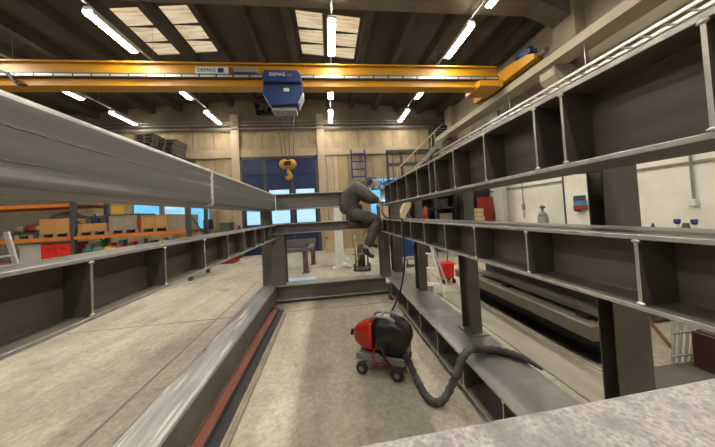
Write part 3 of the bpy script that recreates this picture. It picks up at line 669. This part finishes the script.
# right hand steel stack
tag(MB().prism(iprof(2.55, 2.80, 0, .285, .02, .014), 'y', 2.2, 4.6).build('steel_beam', BLACK), 'black beam standing in for the shaded gap under the right stack', 'steel beam', 'beams stacked right of the frame')  # black colour paints the shaded gap beneath the stack
tag(MB().prism(rrect(2.385, 2.86, .287, .42, .006, 2), 'y', 2.1, 4.65).build('steel_beam', mat('dull_olive_steel', (.17, .15, .11), (.25, .225, .17), 3, .45, .3, .04, (1, .3, 2), r2=.6)), 'broad grey beam lying over the shaded gap of right stack', 'steel beam', 'beams stacked right of the frame')
for i, y in enumerate((2.3, 3.42)):
    tag(MB().box(2.50, 2.72, y - .06, y + .06, .42, .468).build('spacer_block', BLACK), ['near', 'far'][i] + ' black spacer block between the stacked beams at right', 'block', 'spacer blocks')
tag(MB().prism(iprof(2.52, 2.82, .47, .86, .018, .012), 'y', 2.15, 4.1, 0).build('steel_beam', STEEL, bevel=.003), 'dark mottled beam lying uppermost on the right stack', 'steel beam', 'beams stacked right of the frame')
# gratings bundle
tc_ = root('dark_filler_chest', (4.0, 3.0, 0), 'dark chest added for the dim space behind the galvanised bars', 'chest')  # added chest stands for the dark space under the bench
MB().box(3.25, 4.9, 2.75, 3.3, .03, .5).build('filler_chest_body', RUSTY, tc_, bevel=.01)
MB().box(3.23, 4.92, 2.73, 3.32, .5, .54).build('lid', DGREY, tc_, bevel=.01)
for x in (3.35, 4.8): MB().box(x - .05, x + .05, 2.8, 3.25, 0, .03).build('foot', BLACK, tc_)
gb = root('grating_bundle', (3.6, 2.2, 0), 'leaning bundle of galvanised bars right of the big post', 'grating')
for i in range(9):
    x = 3.13 + i * .034
    MB().bar((x, 2.04 + .01 * (i % 2), 0.03), (x + .17 + .012 * i, 2.12, .43), .010, .02).build('grating_bar', GALV, gb)
MB().bar((3.12, 2.03, .10), (3.47, 2.03, .10), .012, .012).bar((3.22, 2.08, .28), (3.64, 2.08, .28), .012, .012).build('tie_wire', GALV, gb)
tag(MB().box(1.98, 2.40, .9, 4.6, 0, .015).build('tan_floor_strip', mat('tan_strip', (.25, .225, .175), (.36, .325, .26), 2, .6, .05, .05, (2, .6, 1))), 'long tan strip on the floor along the right stack', 'floor strip')  # thin tan strip, slightly darker than the floor
tag(MB().box(2.42, 4.9, 1.05, 2.06, 0, .012).build('floor_shade_plate', STEELW), 'dark plate imitating shade on the floor under the galvanised bars', 'shade plate')  # thin dark layer paints the shade on this part of floor
tag(MB().box(3.12, 3.6, 2.5, 2.9, .20, .24).box(3.15, 3.22, 2.55, 2.85, .012, .2).box(3.48, 3.55, 2.55, 2.85, .012, .2).build('timber_offcut', PALEWOOD), 'pale timber offcut on blocks behind the galvanised bars', 'timber')
tag(MB().bar((3.2, 2.3, .42), (3.42, 2.22, .05), .025, .025).bar((3.1, 2.45, .03), (3.3, 2.35, .45), .025, .025).build('angle_offcut', WOOD), 'crossed brown laths leaning against the galvanised bars', 'timber')
tag(MB().box(3.30, 3.8, 1.78, 2.0, .012, .34).box(3.32, 3.78, 1.80, 1.98, .34, .36).build('steel_box', mat('maroon', (.06, .02, .018), (.1, .035, .03), 5, .6), bevel=.01), 'dark maroon box on the floor at the right picture edge', 'box')

# ------------------------------------------------------------------ behind the frame
sl = root('step_ladder', (1.95, 4.75, 0), 'white aluminium step ladder standing behind the right posts', 'ladder')
T = V((1.93, 5.0, 1.35))
for a, b in (((1.98, 4.30, .02), (1.86, 4.75, 1.35)), ((1.66, 4.62, .02), (1.66, 4.95, 1.35))):
    MB().bar(a, b, .035, .02).build('rail', WHITE, sl)
for t in (.16, .36, .56, .76, .96):
    a = V((1.98, 4.30, .02)).lerp(V((1.86, 4.75, 1.35)), t); b = V((1.66, 4.62, .02)).lerp(V((1.66, 4.95, 1.35)), t)
    MB().bar(a, b, .08, .022).build('tread', WHITE, sl)
for a, b in (((2.35, 4.95, .02), (1.90, 4.85, 1.33)), ((2.1, 5.25, .02), (1.72, 5.0, 1.33))): MB().bar(a, b, .03, .02).build('rear_leg', WHITE, sl)
MB().box(1.62, 1.92, 4.72, 5.0, 1.33, 1.37).build('platform', WHITE, sl)
bk = root('paint_bucket', (1.62, 4.62, 0), 'white bucket on the floor beside the step ladder', 'bucket')
MB().lathe([(.085, 0), (.09, .01), (.105, .24), (.11, .25), (.098, .25), (.08, .03)], (1.72, 4.42, 0), 'z', 20).build('bucket_body', WHITE, bk)
MB().tube([(1.72 + .11 * math.cos(a), 4.42, .24 + .0 - .09 * math.sin(a)) for a in [math.pi * k / 10 for k in range(11)]], .004, 6).build('handle', GALV, bk)
rb = root('red_bin', (2.5, 5.25, 0), 'red wheeled bin standing on the floor behind the ladder', 'bin')
MB().prism([(2.40, .09), (2.62, .09), (2.64, .39), (2.38, .39)], 'y', 5.16, 5.42).build('bin_body', RED, rb, bevel=.015)
MB().box(2.36, 2.66, 5.14, 5.44, .39, .42).build('bin_rim', RED, rb)
for x in (2.38, 2.6):
    for y in (5.15, 5.38): MB().cyl((x - .02, y, .05), (x + .02, y, .05), .05, 12).build('wheel', RUBBER, rb)
MB().tube([(2.6, 5.4, .42), (2.68, 5.45, .85), (2.4, 5.45, .85), (2.38, 5.4, .42)], .012, 6).build('push_handle', BLACK, rb)
tag(MB().box(-1.15, -.42, 6.05, 6.75, 0, .008).build('reflection_sheet', mat('pale_blue_reflection', (.36, .52, .78), (.48, .64, .88), 3, .35)), 'pale blue sheet imitating reflected window light behind the base beam', 'sheet')  # thin sheet coloured as window light reflected behind the beam
tb = root('steel_trestle', (-1.1, 8.2, 0), 'low dark steel trestle table standing behind the frame', 'trestle')
MB().box(-1.75, -.52, 7.2, 7.32, .62, .72).box(-1.75, -.52, 8.4, 8.52, .62, .72).box(-1.75, -1.6, 7.32, 8.4, .62, .72).box(-.67, -.52, 7.32, 8.4, .62, .72).build('top_frame', STEEL, tb)
MB().box(-1.7, -.5, 8.38, 8.54, .72, .86).build('top_bar', STEEL, tb)
for x, y in ((-.74, 7.3), (-1.65, 7.3), (-.6, 8.5), (-1.65, 8.5)): MB().box(x - .07, x + .07, y - .05, y + .05, .012, .62).box(x - .1, x + .1, y - .08, y + .08, 0, .012).build('leg', RUSTY, tb)
wp = root('white_post', (.24, 7.65, 0), 'white square steel post standing on the floor behind the frame', 'post')
MB().box(.13, .38, 7.55, 7.75, .015, 2.0).build('post_shaft', WHITE, wp, bevel=.01)
MB().box(.03, .48, 7.45, 7.85, 0, .015).build('base_plate', WHITE, wp)
tag(MB().box(-.2, .32, 10.9, 11.3, 0, 1.35).box(-.24, .36, 10.86, 11.34, 1.35, 1.38).box(-.2, -.1, 10.88, 10.9, 0, 1.35).box(.22, .32, 10.88, 10.9, 0, 1.35).box(-.2, .32, 10.88, 10.9, .6, .7).build('tall_crate', PALEWOOD), 'tall pale wooden crate beside the blue door', 'crate')
ty = root('gas_trolley', (.85, 7.1, 0), 'rusty yellow gas bottle trolley behind the welder', 'trolley')
for x in (.68, 1.02): MB().cyl((x, 7.0, .1), (x, 7.0, 1.0), .028, 8).build('upright', mat('ochre_steel', (.32, .22, .08), (.42, .30, .12), 8, .6), ty)
MB().box(.58, 1.12, 6.97, 7.03, .84, .90).box(.6, 1.1, 6.97, 7.03, .45, .49).bar((.68, 7, .2), (1.02, 7, .84), .03, .03).build('cross_bar', GWOOD, ty)
MB().box(.62, 1.08, 6.85, 7.2, .08, .11).build('foot_plate', RUSTY, ty)
for x in (.64, 1.06): MB().cyl((x - .03, 7.05, .1), (x + .03, 7.05, .1), .1, 14).build('wheel', RUBBER, ty)
MB().lathe([(.11, .11), (.11, .62), (.06, .72), (.03, .74)], (.85, 7.12, 0), 'z', 14).build('gas_bottle', RUSTY, ty)
tag(MB().ball((.42, 7.5, .10), (.1, .09, .10), 10).ball((.52, 7.5, .05), (.09, .08, .05), 10).ball((.47, 7.5, .24), (.05, .05, .09), 10).build('white_sack', WHITE, None), 'small white sack at the foot of the white post', 'sack')
st = root('clothes_stand', (2.2, 7.1, 0), 'blue work coat hanging on a stand behind right posts', 'coat stand')
MB().cyl((2.2, 7.1, 0), (2.2, 7.1, 1.4), .018, 8).cyl((2.2, 7.1, 0), (2.2, 7.1, .03), .2, 16).bar((1.98, 7.1, 1.32), (2.42, 7.1, 1.32), .03, .03).build('stand', DGREY, st)
mb = MB(); n = 18; rings = []
for z, w, d in ((1.36, .10, .05), (1.28, .22, .08), (1.0, .22, .10), (.6, .24, .12), (.3, .25, .13)):
    rings.append([mb.bm.verts.new((2.2 + w * math.cos(2 * math.pi * k / n), 7.1 + d * math.sin(2 * math.pi * k / n) * (1 + .25 * math.cos(k * 3)), z)) for k in range(n)])
for a, b_ in zip(rings, rings[1:]):
    for k in range(n): mb.face([a[k], a[(k + 1) % n], b_[(k + 1) % n], b_[k]]).smooth = True
mb.face(rings[0])
mb.build('coat', mat('coat_blue', (.02, .05, .22), (.03, .08, .3), 6, .8, 0, .2), st)
stl = root('work_stool', (1.95, 6.0, 0), 'low grey metal stool behind the right posts', 'stool')
MB().box(1.75, 2.15, 5.9, 6.2, .42, .45).build('seat', GREY, stl)
for x in (1.78, 2.12):
    for y in (5.93, 6.17): MB().cyl((x, y, 0), (x, y, .42), .014, 8).build('leg', ALU, stl)
# dark storage shelving in the right back corner
sh = root('dark_storage_rack', (4.2, 9.3, 0), 'dark storage shelving in right back corner under the platform', 'shelving')
for x in (2.95, 4.0, 5.05):
    for y in (9.0, 9.7): MB().box(x - .04, x + .04, y - .04, y + .04, 0, 2.35).build('upright', DGREY, sh)
for z in (.35, 1.0, 1.62, 2.2): MB().box(2.95, 5.05, 8.96, 9.74, z, z + .06).build('shelf', mat('shelf_blue_black', (.02, .025, .04), (.035, .04, .06), 5, .5), sh)
MB().box(2.95, 5.05, 9.74, 9.77, 0, 2.35).build('back_panel', BLACK, sh)
for i, (x, z, w, h, m, lb) in enumerate(((3.2, 1.06, .5, .3, GREY, 'grey box at left on the middle shelf of dark shelving'), (4.45, 1.06, .5, .35, GWOOD, 'brown box at right on the middle shelf of dark shelving'), (3.5, .41, .7, .35, DGREY, 'long dark box on the lowest shelf of dark shelving'), (4.3, 1.68, .5, .3, TARP, 'black bundle on the upper shelf of dark shelving'))):
    tag(MB().box(x - w / 2, x + w / 2, 9.1, 9.55, z, z + h).box(x - w / 2 - .015, x + w / 2 + .015, 9.085, 9.565, z + h, z + h + .03).build('storage_box', m, bevel=.01), lb, 'box', 'boxes on the dark shelving')
fe = root('fire_extinguisher', (3.55, 8.7, 0), 'red fire extinguisher before the dark shelving', 'fire extinguisher')
MB().lathe([(.08, 1.15), (.085, 1.17), (.085, 1.62), (.05, 1.70), (.025, 1.72)], (3.5, 8.75, 0), 'z', 14).build('cylinder_body', DRED, fe)
MB().box(3.46, 3.56, 8.72, 8.78, 1.72, 1.78).tube(smooth_pts([(3.55, 8.75, 1.74), (3.62, 8.72, 1.65), (3.6, 8.7, 1.35)], 4), .014, 6).build('valve_hose', BLACK, fe)
MB().box(3.42, 3.58, 8.67, 8.83, 0, 1.15).build('pedestal', DGREY, fe)
# timber stack and red cabinet at right back
for i in range(4):
    tag(MB().box(4.40, 4.83 + .02 * (i % 2), 7.3 + .02 * i, 7.95, 1.06 + i * .13, 1.06 + i * .13 + .115).build('timber_board', PALEWOOD, bevel=.004), ['bottom', 'second', 'third', 'topmost'][i] + ' board in the pale timber stack beyond the right beam', 'board', 'pale timber boards')
ts = root('board_table', (4.75, 7.6, 0), 'dark steel table carrying the pale timber boards', 'table')
MB().box(4.3, 5.2, 7.2, 8.0, 1.01, 1.06).build('table_top', DGREY, ts)
for x in (4.35, 5.15):
    for y in (7.25, 7.95): MB().box(x - .03, x + .03, y - .03, y + .03, 0, 1.01).build('leg', DGREY, ts)
rc = root('red_cabinet', (5.5, 8.3, 0), 'red steel tool cabinet behind the pale timber stack', 'cabinet')
MB().box(5.36, 5.72, 8.1, 8.5, .08, 1.95).build('cabinet_body', DRED, rc, bevel=.01)
MB().box(5.38, 5.70, 8.08, 8.1, .14, .98).build('door', DRED, rc); MB().box(5.38, 5.70, 8.08, 8.1, 1.02, 1.9).build('door', DRED, rc)
MB().box(5.38, 5.70, 8.12, 8.48, 0, .08).build('plinth', BLACK, rc)
lk = root('dark_locker', (5.5, 9.7, 0), 'tall black locker along the right wall behind the red cabinet', 'locker')
MB().box(5.15, 5.95, 8.6, 10.8, .05, 2.75).build('locker_body', BLACK, lk, bevel=.01)
for i in range(4): MB().box(5.13, 5.15, 8.63 + i * .54, 9.12 + i * .54, .1, 2.7).build('door', DGREY, lk)
MB().box(5.2, 5.9, 8.65, 10.75, 0, .05).build('plinth', BLACK, lk)
# slanted pale boards leaning at the back right post
o = tag(MB().bar((1.86, 6.5, 1.40), (2.26, 6.55, 2.02), .16, .26, 0, V((0, 1, 0))).build('leaning_board', PALEWOOD), 'broad pale board leaning aslant behind the right beam', 'board')
lt = root('board_trestle', (2.0, 6.6, 0), 'dark trestle holding the slanted pale board', 'trestle')
MB().box(1.3, 2.6, 6.35, 6.75, 1.28, 1.34).build('table_top', DGREY, lt)
for x in (1.35, 2.55): MB().box(x - .03, x + .03, 6.5, 6.56, 0, 1.28).build('leg', DGREY, lt)
tag(MB().box(1.38, 1.56, 6.45, 6.65, 1.34, 1.80).build('pale_box', PALEWOOD, bevel=.005), 'upright pale box behind the corner where the welder works', 'box')
# elevated platform and stair
pf = root('steel_platform', (3.6, 10.6, 0), 'dark steel platform with railings on the back wall, right', 'platform')
for x in (2.62, 3.25, 4.6):
    MB().box(x - .05, x + .05, 10.45, 10.52, 0, 4.22).build('post', DGREY, pf)
for x in (2.85, 3.9): MB().box(x - .02, x + .02, 10.47, 10.5, 2.98, 4.22).build('baluster', DGREY, pf)
for z in (4.18, 3.62): MB().box(2.58, 4.65, 10.45, 10.52, z - .04, z + .11).build('rail', DGREY, pf)
MB().box(2.58, 4.65, 10.42, 11.75, 2.92, 3.0).build('deck', DGREY, pf)
sc = root('steel_stair', (4.3, 10.2, 0), 'pale steel stair rising to the right of the platform', 'stair')
for y in (9.95, 10.35): MB().bar((2.0, y, 1.85 - 0), (5.3, y, 4.85), .03, .10).build('stringer', GALV, sc)
for y in (9.95, 10.35):
    MB().bar((2.9, y, 3.35), (5.0, y, 5.25), .03, .03).bar((3.0, y, 2.75), (3.0, y, 3.45), .03, .03).bar((4.6, y, 4.2), (4.6, y, 4.9), .03, .03).build('handrail', PALEWOOD, sc)
for i in range(12):
    t = i / 12 + .04; x = 2.0 + 3.3 * t; z = 1.85 + 3.0 * t
    MB().box(x - .12, x + .12, 9.95, 10.35, z - .015, z + .015).build('tread', GALV, sc)
MB().box(2.0, 2.08, 9.95, 10.35, 0, 1.9).build('support', DGREY, sc)
uh = root('unit_heater', (5.45, 11.2, 4.6), 'dark box heater high in the right back corner', 'heater')
MB().box(5.1, 5.85, 11.0, 11.75, 4.55, 5.55).build('heater_case', BLACK, uh, bevel=.01)
mb = MB()
for i in range(7): mb.box(5.15, 5.80, 10.985, 11.0, 4.65 + i * .12, 4.68 + i * .12)
mb.build('louvre', GREY, uh)
bl = root('blue_ladder', (1.18, 11.6, 3.2), 'dark blue steel ladder fixed high on the back wall', 'ladder')
for x in (1.16, 1.80): MB().box(x - .035, x + .035, 11.45, 11.5, 3.25, 4.62).build('side_rail', LBLUE, bl)
for i in range(4): MB().box(1.16, 1.80, 11.46, 11.49, 3.3 + i * .36, 3.36 + i * .36).build('rung', LBLUE, bl)

for x in (1.16, 1.80):
    for z in (3.4, 4.4): MB().box(x - .02, x + .02, 11.48, 11.79, z, z + .04).build('wall_bracket', LBLUE, bl)
fn = root('wall_fan', (-2.7, 11.7, 6.5), 'round black exhaust fan high on the back wall', 'fan')
MB().lathe([(.30, 0), (.42, 0), (.44, -.12), (.36, -.14), (.30, -.02)], (-2.7, 11.78, 6.80), 'y', 24).build('fan_ring', BLACK, fn)
mb = MB()
for k in range(5):
    a = 2 * math.pi * k / 5; mb.bar((-2.7, 11.70, 6.8), (-2.7 + .31 * math.cos(a), 11.70, 6.8 + .31 * math.sin(a)), .16, .02, 0, V((0, 1, .4)))
mb.build('blade', DGREY, fn)
MB().box(-3.1, -2.3, 11.76, 11.79, 6.4, 7.2).build('back_plate', BLACK, fn)

# ------------------------------------------------------------------ pallet rack on the left
rk = root('pallet_rack', (-7, 7.9, 0), 'orange and grey pallet rack seen below the left beam', 'rack')
for x in (-9.75, -6.81, -3.93):
    for y in (7.5, 8.5): MB().box(x - .05, x + .05, y - .04, y + .04, 0, 2.45).build('upright', DGREY, rk)
    MB().bar((x, 7.5, .3), (x, 8.5, 1.1), .02, .03).bar((x, 8.5, 1.1), (x, 7.5, 1.9), .02, .03).build('brace', DGREY, rk)
for x0, x1 in ((-9.7, -6.86), (-6.76, -3.98)):
    for z in (.72, 1.33, 2.22):
        if z > 2 and x0 > -8: continue
        for y in (7.46, 8.5): MB().box(x0, x1, y - .02, y + .02, z, z + .09).build('rack_beam', ORANGE, rk)
        MB().box(x0, x1, 7.5, 8.5, z + .075, z + .095).build('deck', GWOOD, rk)
def pallet_mesh():
    mb = MB()
    for i in range(5): mb.box(-.36 + i * .16, -.26 + i * .16 + .02, -.4, .4, .08, .10)
    for y in (-.36, 0, .36): mb.box(-.38, .40, y - .04, y + .04, .0, .08) if False else None
    for x in (-.33, .0, .33): mb.box(x - .05, x + .05, -.4, .4, .0, .08)
    return mb
DZ = 1.425
pal0 = pallet_mesh().build('wooden_pallet', GWOOD)
tag(pal0, '', 'pallet', 'pallets on the rack')
def place_pallet(x, z, y, lab, m=None, g='pallets on the rack', o=[None]):
    p = pal0 if o[0] is None else pal0.copy()
    if o[0] is not None: COL.objects.link(p)
    o[0] = 1
    p.location = (x, y, z); p['label'] = lab; p['group'] = g; return p
def crate(x0, x1, z0, z1, m, label, lid=None, contents=None, group='crates on the rack', y0=7.5, y1=8.2):
    r = root('wooden_crate', ((x0 + x1) / 2, (y0 + y1) / 2, z0), label, 'crate', group)
    t = .025
    MB().box(x0, x1, y0, y0 + t, z0, z1).box(x0, x1, y1 - t, y1, z0, z1).box(x0, x0 + t, y0 + t, y1 - t, z0, z1).box(x1 - t, x1, y0 + t, y1 - t, z0, z1).box(x0 + t, x1 - t, y0 + t, y1 - t, z0, z0 + t).build('crate_box', m, r)
    for xa, xb in ((x0 - .006, x0 + .06), (x1 - .06, x1 + .006), ((x0 + x1) / 2 - .02, (x0 + x1) / 2 + .02)): MB().box(xa, xb, y0 - .012, y0, z0, z1).build('batten', m, r)
    if lid: MB().box(x0 - .02, x1 + .02, y0 - .02, y1 + .02, z1, z1 + .03).build('lid', lid, r)
    return r
for x, l in ((-8.15, 'below the red parts'), (-7.25, 'below the tarp covered crate'), (-6.35, 'below the low open crate'), (-5.58, 'below the grey brown crate'), (-4.8, 'below the paired orange crate')):
    place_pallet(x, DZ, 7.9, 'weathered pallet on the rack shelf ' + l)
PZ = DZ + .10
crate(-7.6, -6.92, PZ, 1.92, WOOD, 'orange brown crate with a dark tarp on top on rack')
tp = MB(); n = 16
rings = []
for z, s in ((1.921, 1.0), (1.97, .95), (2.05, .6), (2.10, .2)):
    rings.append([tp.bm.verts.new((-7.26 + .36 * s * math.cos(2 * math.pi * k / n) * (1 + .1 * math.sin(k * 2.3)), 7.85 + .33 * s * math.sin(2 * math.pi * k / n), z + .01 * math.sin(k * 1.7) * (1 if z > 1.93 else 0))) for k in range(n)])
for a, b_ in zip(rings, rings[1:]):
    for k in range(n): tp.face([a[k], a[(k + 1) % n], b_[(k + 1) % n], b_[k]]).smooth = True
tp.face(rings[0][::-1]); tp.face(rings[-1])
tag(tp.build('dark_tarp', TARP), 'crumpled dark tarp heaped on the orange brown crate', 'tarp')
crate(-6.68, -6.02, PZ, 1.74, WOOD, 'low orange brown open crate with dark tools in it')
for i, (x, c, h) in enumerate(((-6.55, DGREY, 1.95), (-6.38, BLUE, 1.9), (-6.2, DGREY, 1.94))):
    tag(MB().box(x - .07, x + .07, 7.6, 8.05, PZ + .03, h).cyl((x, 7.8, h), (x, 7.8, h + .06), .03, 8).build('tool_case', c, bevel=.01), ['dark case at left in the low open crate', 'blue case in the middle of the low open crate', 'dark case at right in the low open crate'][i], 'case', 'cases in the low crate')
crate(-5.94, -5.26, PZ, 1.92, GWOOD, 'grey brown crate with flat lid on the rack', lid=DGREY)
crate(-5.14, -4.48, PZ, 1.86, WOOD, 'orange crate with middle battens at right on rack', lid=GWOOD)
crate(-4.45, -4.02, DZ, 1.86, GWOOD, 'small brown crate at right end of rack shelf')
tag(MB().box(-5.235, -5.16, 7.5, 8.2, DZ, 1.88).box(-5.245, -5.15, 7.49, 8.21, 1.88, 1.9).build('red_board', DRED), 'narrow dark red board upright between two crates', 'board')
for i, (x, m, nm) in enumerate(((-8.35, GWOOD, 'brown'), (-8.05, DRED, 'red'), (-7.82, PALEWOOD, 'pale'))):
    r = root('machine_part', (x, 7.8, PZ), nm + ' machine part on the rack left of the tarp covered crate', 'machine part', 'parts left of the crate')
    MB().box(x - .12, x + .12, 7.62, 8.0, PZ, PZ + .06).build('foot', DGREY, r)
    MB().cyl((x - .13, 7.8, PZ + .16), (x + .13, 7.8, PZ + .16), .10, 14).build('barrel', m, r)
# lower shelf things
LZ = .72 + .095
for i, (x0, x1) in enumerate(((-7.6, -7.26), (-7.24, -6.90))):
    r = root('red_crate', ((x0 + x1) / 2, 7.7, LZ), ['left', 'right'][i] + ' one of two red plastic crates on the lower shelf', 'crate', 'red plastic crates')
    MB().box(x0, x1, 7.5, 8.0, LZ, LZ + .42).box(x0 - .01, x1 + .01, 7.49, 8.01, LZ + .39, LZ + .43).build('crate_body', RED, r, bevel=.008)
    MB().box((x0 + x1) / 2 - .06, (x0 + x1) / 2 + .06, 7.485, 7.5, LZ + .28, LZ + .33).build('grip', DRED, r)
tag(MB().box(-8.15, -7.63, 7.55, 8.1, LZ, LZ + .42).box(-8.17, -7.61, 7.53, 8.12, LZ + .40, LZ + .44).build('grey_bin', mat('light_grey_plastic', (.42, .42, .39), (.5, .5, .46), 5, .5), bevel=.01), 'light grey bin left of the red plastic crates', 'bin')
cs = [(TEAL, 'teal'), (GREY, 'grey'), (YPAINT, 'yellow'), (RED, 'red'), (GREEN, 'green'), (RUSTY, 'brown'), (GREY, 'pale grey'), (DRED, 'dull red'), (YEL, 'amber'), (DGREY, 'black')]
for i, (m, nm) in enumerate(cs):
    x = -6.62 + i * .27; z = LZ
    r = root('pump_unit', (x, 7.7, z), nm + ' pump on the lower shelf of the rack, ' + ['first', 'second', 'third', 'fourth', 'fifth', 'sixth', 'seventh', 'eighth', 'ninth', 'tenth'][i] + ' right of the red crates', 'pump', 'pumps on the lower shelf')
    MB().box(x - .09, x + .09, 7.58, 7.92, z, z + .05).build('base', DGREY, r)
    MB().lathe([(.05, -.17), (.11, -.15), (.12, 0), (.11, .12), (.06, .15), (.03, .2)], (x, 7.75, z + .17), 'y', 14).build('motor', m, r)
    MB().box(x - .06, x + .06, 7.66, 7.82, z + .27, z + .36 + .06 * (i % 2)).build('terminal_box', cs[(i * 3 + 1) % 10][0], r)
ll = root('aluminium_ladder', (-5, 4.5, 0), 'aluminium ladder leaning at the left picture edge', 'ladder')
for y in (4.35, 4.7): MB().bar((-4.85, y, 0), (-5.25, y - .0, 1.62), .03, .07).build('rail', ALU, ll)
for i in range(5): MB().bar((-4.9 - .06 * i, 4.35, .2 + i * .26), (-4.9 - .06 * i, 4.7, .2 + i * .26), .03, .03).build('rung', ALU, ll)
ls = root('support_stand', (-5.4, 4.5, 0), 'grey stand behind the leaning aluminium ladder', 'stand')
MB().box(-5.6, -5.3, 4.3, 4.75, 0, 1.0).box(-5.65, -5.28, 4.25, 4.8, 1.0, 1.04).build('stand_body', DGREY, ls)
# back wall left things
mo = root('monitor', (-5.0, 11.4, 0), 'black monitor on a stand before the back wall', 'monitor')
MB().box(-5.4, -5.0, 11.4, 11.44, 1.3, 1.72).build('screen', BLACK, mo, bevel=.01); MB().cyl((-5.2, 11.45, 0), (-5.2, 11.45, 1.4), .03, 8).box(-5.4, -5.0, 11.3, 11.6, 0, .03).build('stand', DGREY, mo)
tag(MB().box(-4.65, -4.25, 11.2, 11.6, 0, 1.5).box(-4.62, -4.28, 11.18, 11.2, .8, 1.4).box(-4.7, -4.2, 11.15, 11.65, 1.5, 1.54).build('control_cabinet', mat('dull_green_paint', (.07, .10, .065), (.10, .14, .09), 5, .6)), 'dull green control cabinet by the left pilaster', 'cabinet')
tag(MB().box(-6.9, -5.6, 10.8, 11.5, .92, .98).box(-6.85, -6.75, 10.85, 11.45, 0, .92).box(-5.75, -5.65, 10.85, 11.45, 0, .92).build('work_table', GWOOD), 'brown work table below the bright blue windows', 'table')
tag(MB().lathe([(.1, 0), (.11, .02), (.11, 1.2), (.05, 1.34), (.03, 1.4)], (-3.95 + .05, 11.3, 0), 'z', 14).build('gas_bottle', DGREY), 'dark gas bottle left of the blue door', 'gas cylinder')
tag(MB().box(-4.45, -3.65, 9.9, 10.5, 0, .06).box(-4.45, -3.65, 9.9, 9.95, .06, .16).box(-4.45, -3.65, 10.45, 10.5, .06, .16).build('red_ramp', DRED), 'flat red ramp on the floor before the blue door', 'ramp')
tag(MB().box(-9.25, -8.75, 11.76, 11.79, 2.15, 2.5).box(-9.27, -8.73, 11.755, 11.76, 2.13, 2.15).box(-9.27, -8.73, 11.755, 11.76, 2.5, 2.52).build('yellow_sign', YPAINT), 'yellow sign on the back wall above the rack', 'sign')
# high bracket platform with black pallets
hp = root('wall_shelf', (-6.5, 10.9, 3.9), 'steel wall shelf high on the back wall carrying pallets', 'shelf')
MB().box(-7.8, -5.8, 10.35, 11.78, 4.28, 4.35).build('deck', DGREY, hp)
for x in (-7.6, -6.8, -6.0): MB().bar((x, 10.5, 4.26), (x, 11.75, 3.3), .06, .06).build('bracket', DGREY, hp)
bp0 = pallet_mesh().box(-.40, .40, -.42, -.40, .075, .105).build('stacked_pallet', mat('sooty_wood', (.07, .055, .038), (.14, .11, .08), 5, .8, 0, .1, (1, 1, 7)))
tag(bp0, '', 'pallet', 'dark pallets on the wall shelf')
fst = True
for col_, (x, n) in enumerate(((-7.2, 8), (-6.42, 6))):
    for i in range(n):
        p = bp0 if fst else bp0.copy()
        if not fst: COL.objects.link(p)
        fst = False
        p.location = (x + random.uniform(-.04, .04), 11.1 + random.uniform(-.03, .03), 4.35 + i * .115); p.rotation_euler.z = 0
        p['label'] = 'sooty pallet %s in the %s stack on the wall shelf' % (['at the bottom', 'second from bottom', 'third from bottom', 'fourth from bottom', 'fifth from bottom', 'sixth from bottom', 'seventh from bottom', 'on top'][i] if i < n - 1 else 'on top', ['left taller', 'right lower'][col_])

# ------------------------------------------------------------------ world, camera
w = bpy.data.worlds.new('W'); S.world = w; w.use_nodes = True
w.node_tree.nodes['Background'].inputs[0].default_value = (.6, .75, 1, 1); w.node_tree.nodes['Background'].inputs[1].default_value = .3
f, yaw, pit, rol, cy = 248.605716, .115052670, .0286771038, .0552309057, 206.839872
def m3(*r): return Matrix(r)
A = m3((1, 0, 0), (0, 0, -1), (0, 1, 0))
c, s = math.cos(yaw), math.sin(yaw); Ry = m3((c, 0, -s), (0, 1, 0), (s, 0, c))
c, s = math.cos(pit), math.sin(pit); Rx = m3((1, 0, 0), (0, c, s), (0, -s, c))
c, s = math.cos(rol), math.sin(rol); Rz = m3((c, s, 0), (-s, c, 0), (0, 0, 1))
R = Rz @ Rx @ Ry @ A
M = Matrix((R[0], -R[1], -R[2])).transposed().to_4x4(); M.translation = (0, 0, 1.6)
cd = bpy.data.cameras.new('camera'); co = bpy.data.objects.new('camera', cd); COL.objects.link(co)
co.matrix_world = M; cd.sensor_width = 36; cd.lens = f * 36 / 715; cd.clip_start = .01; cd.clip_end = 100
cd.shift_y = -(223.5 - cy) / 715
S.camera = co
S.view_settings.view_transform = 'Standard'; S.view_settings.look = 'None'; S.view_settings.gamma = 1; S.view_settings.use_curve_mapping = False
S.view_settings.exposure = 0.6
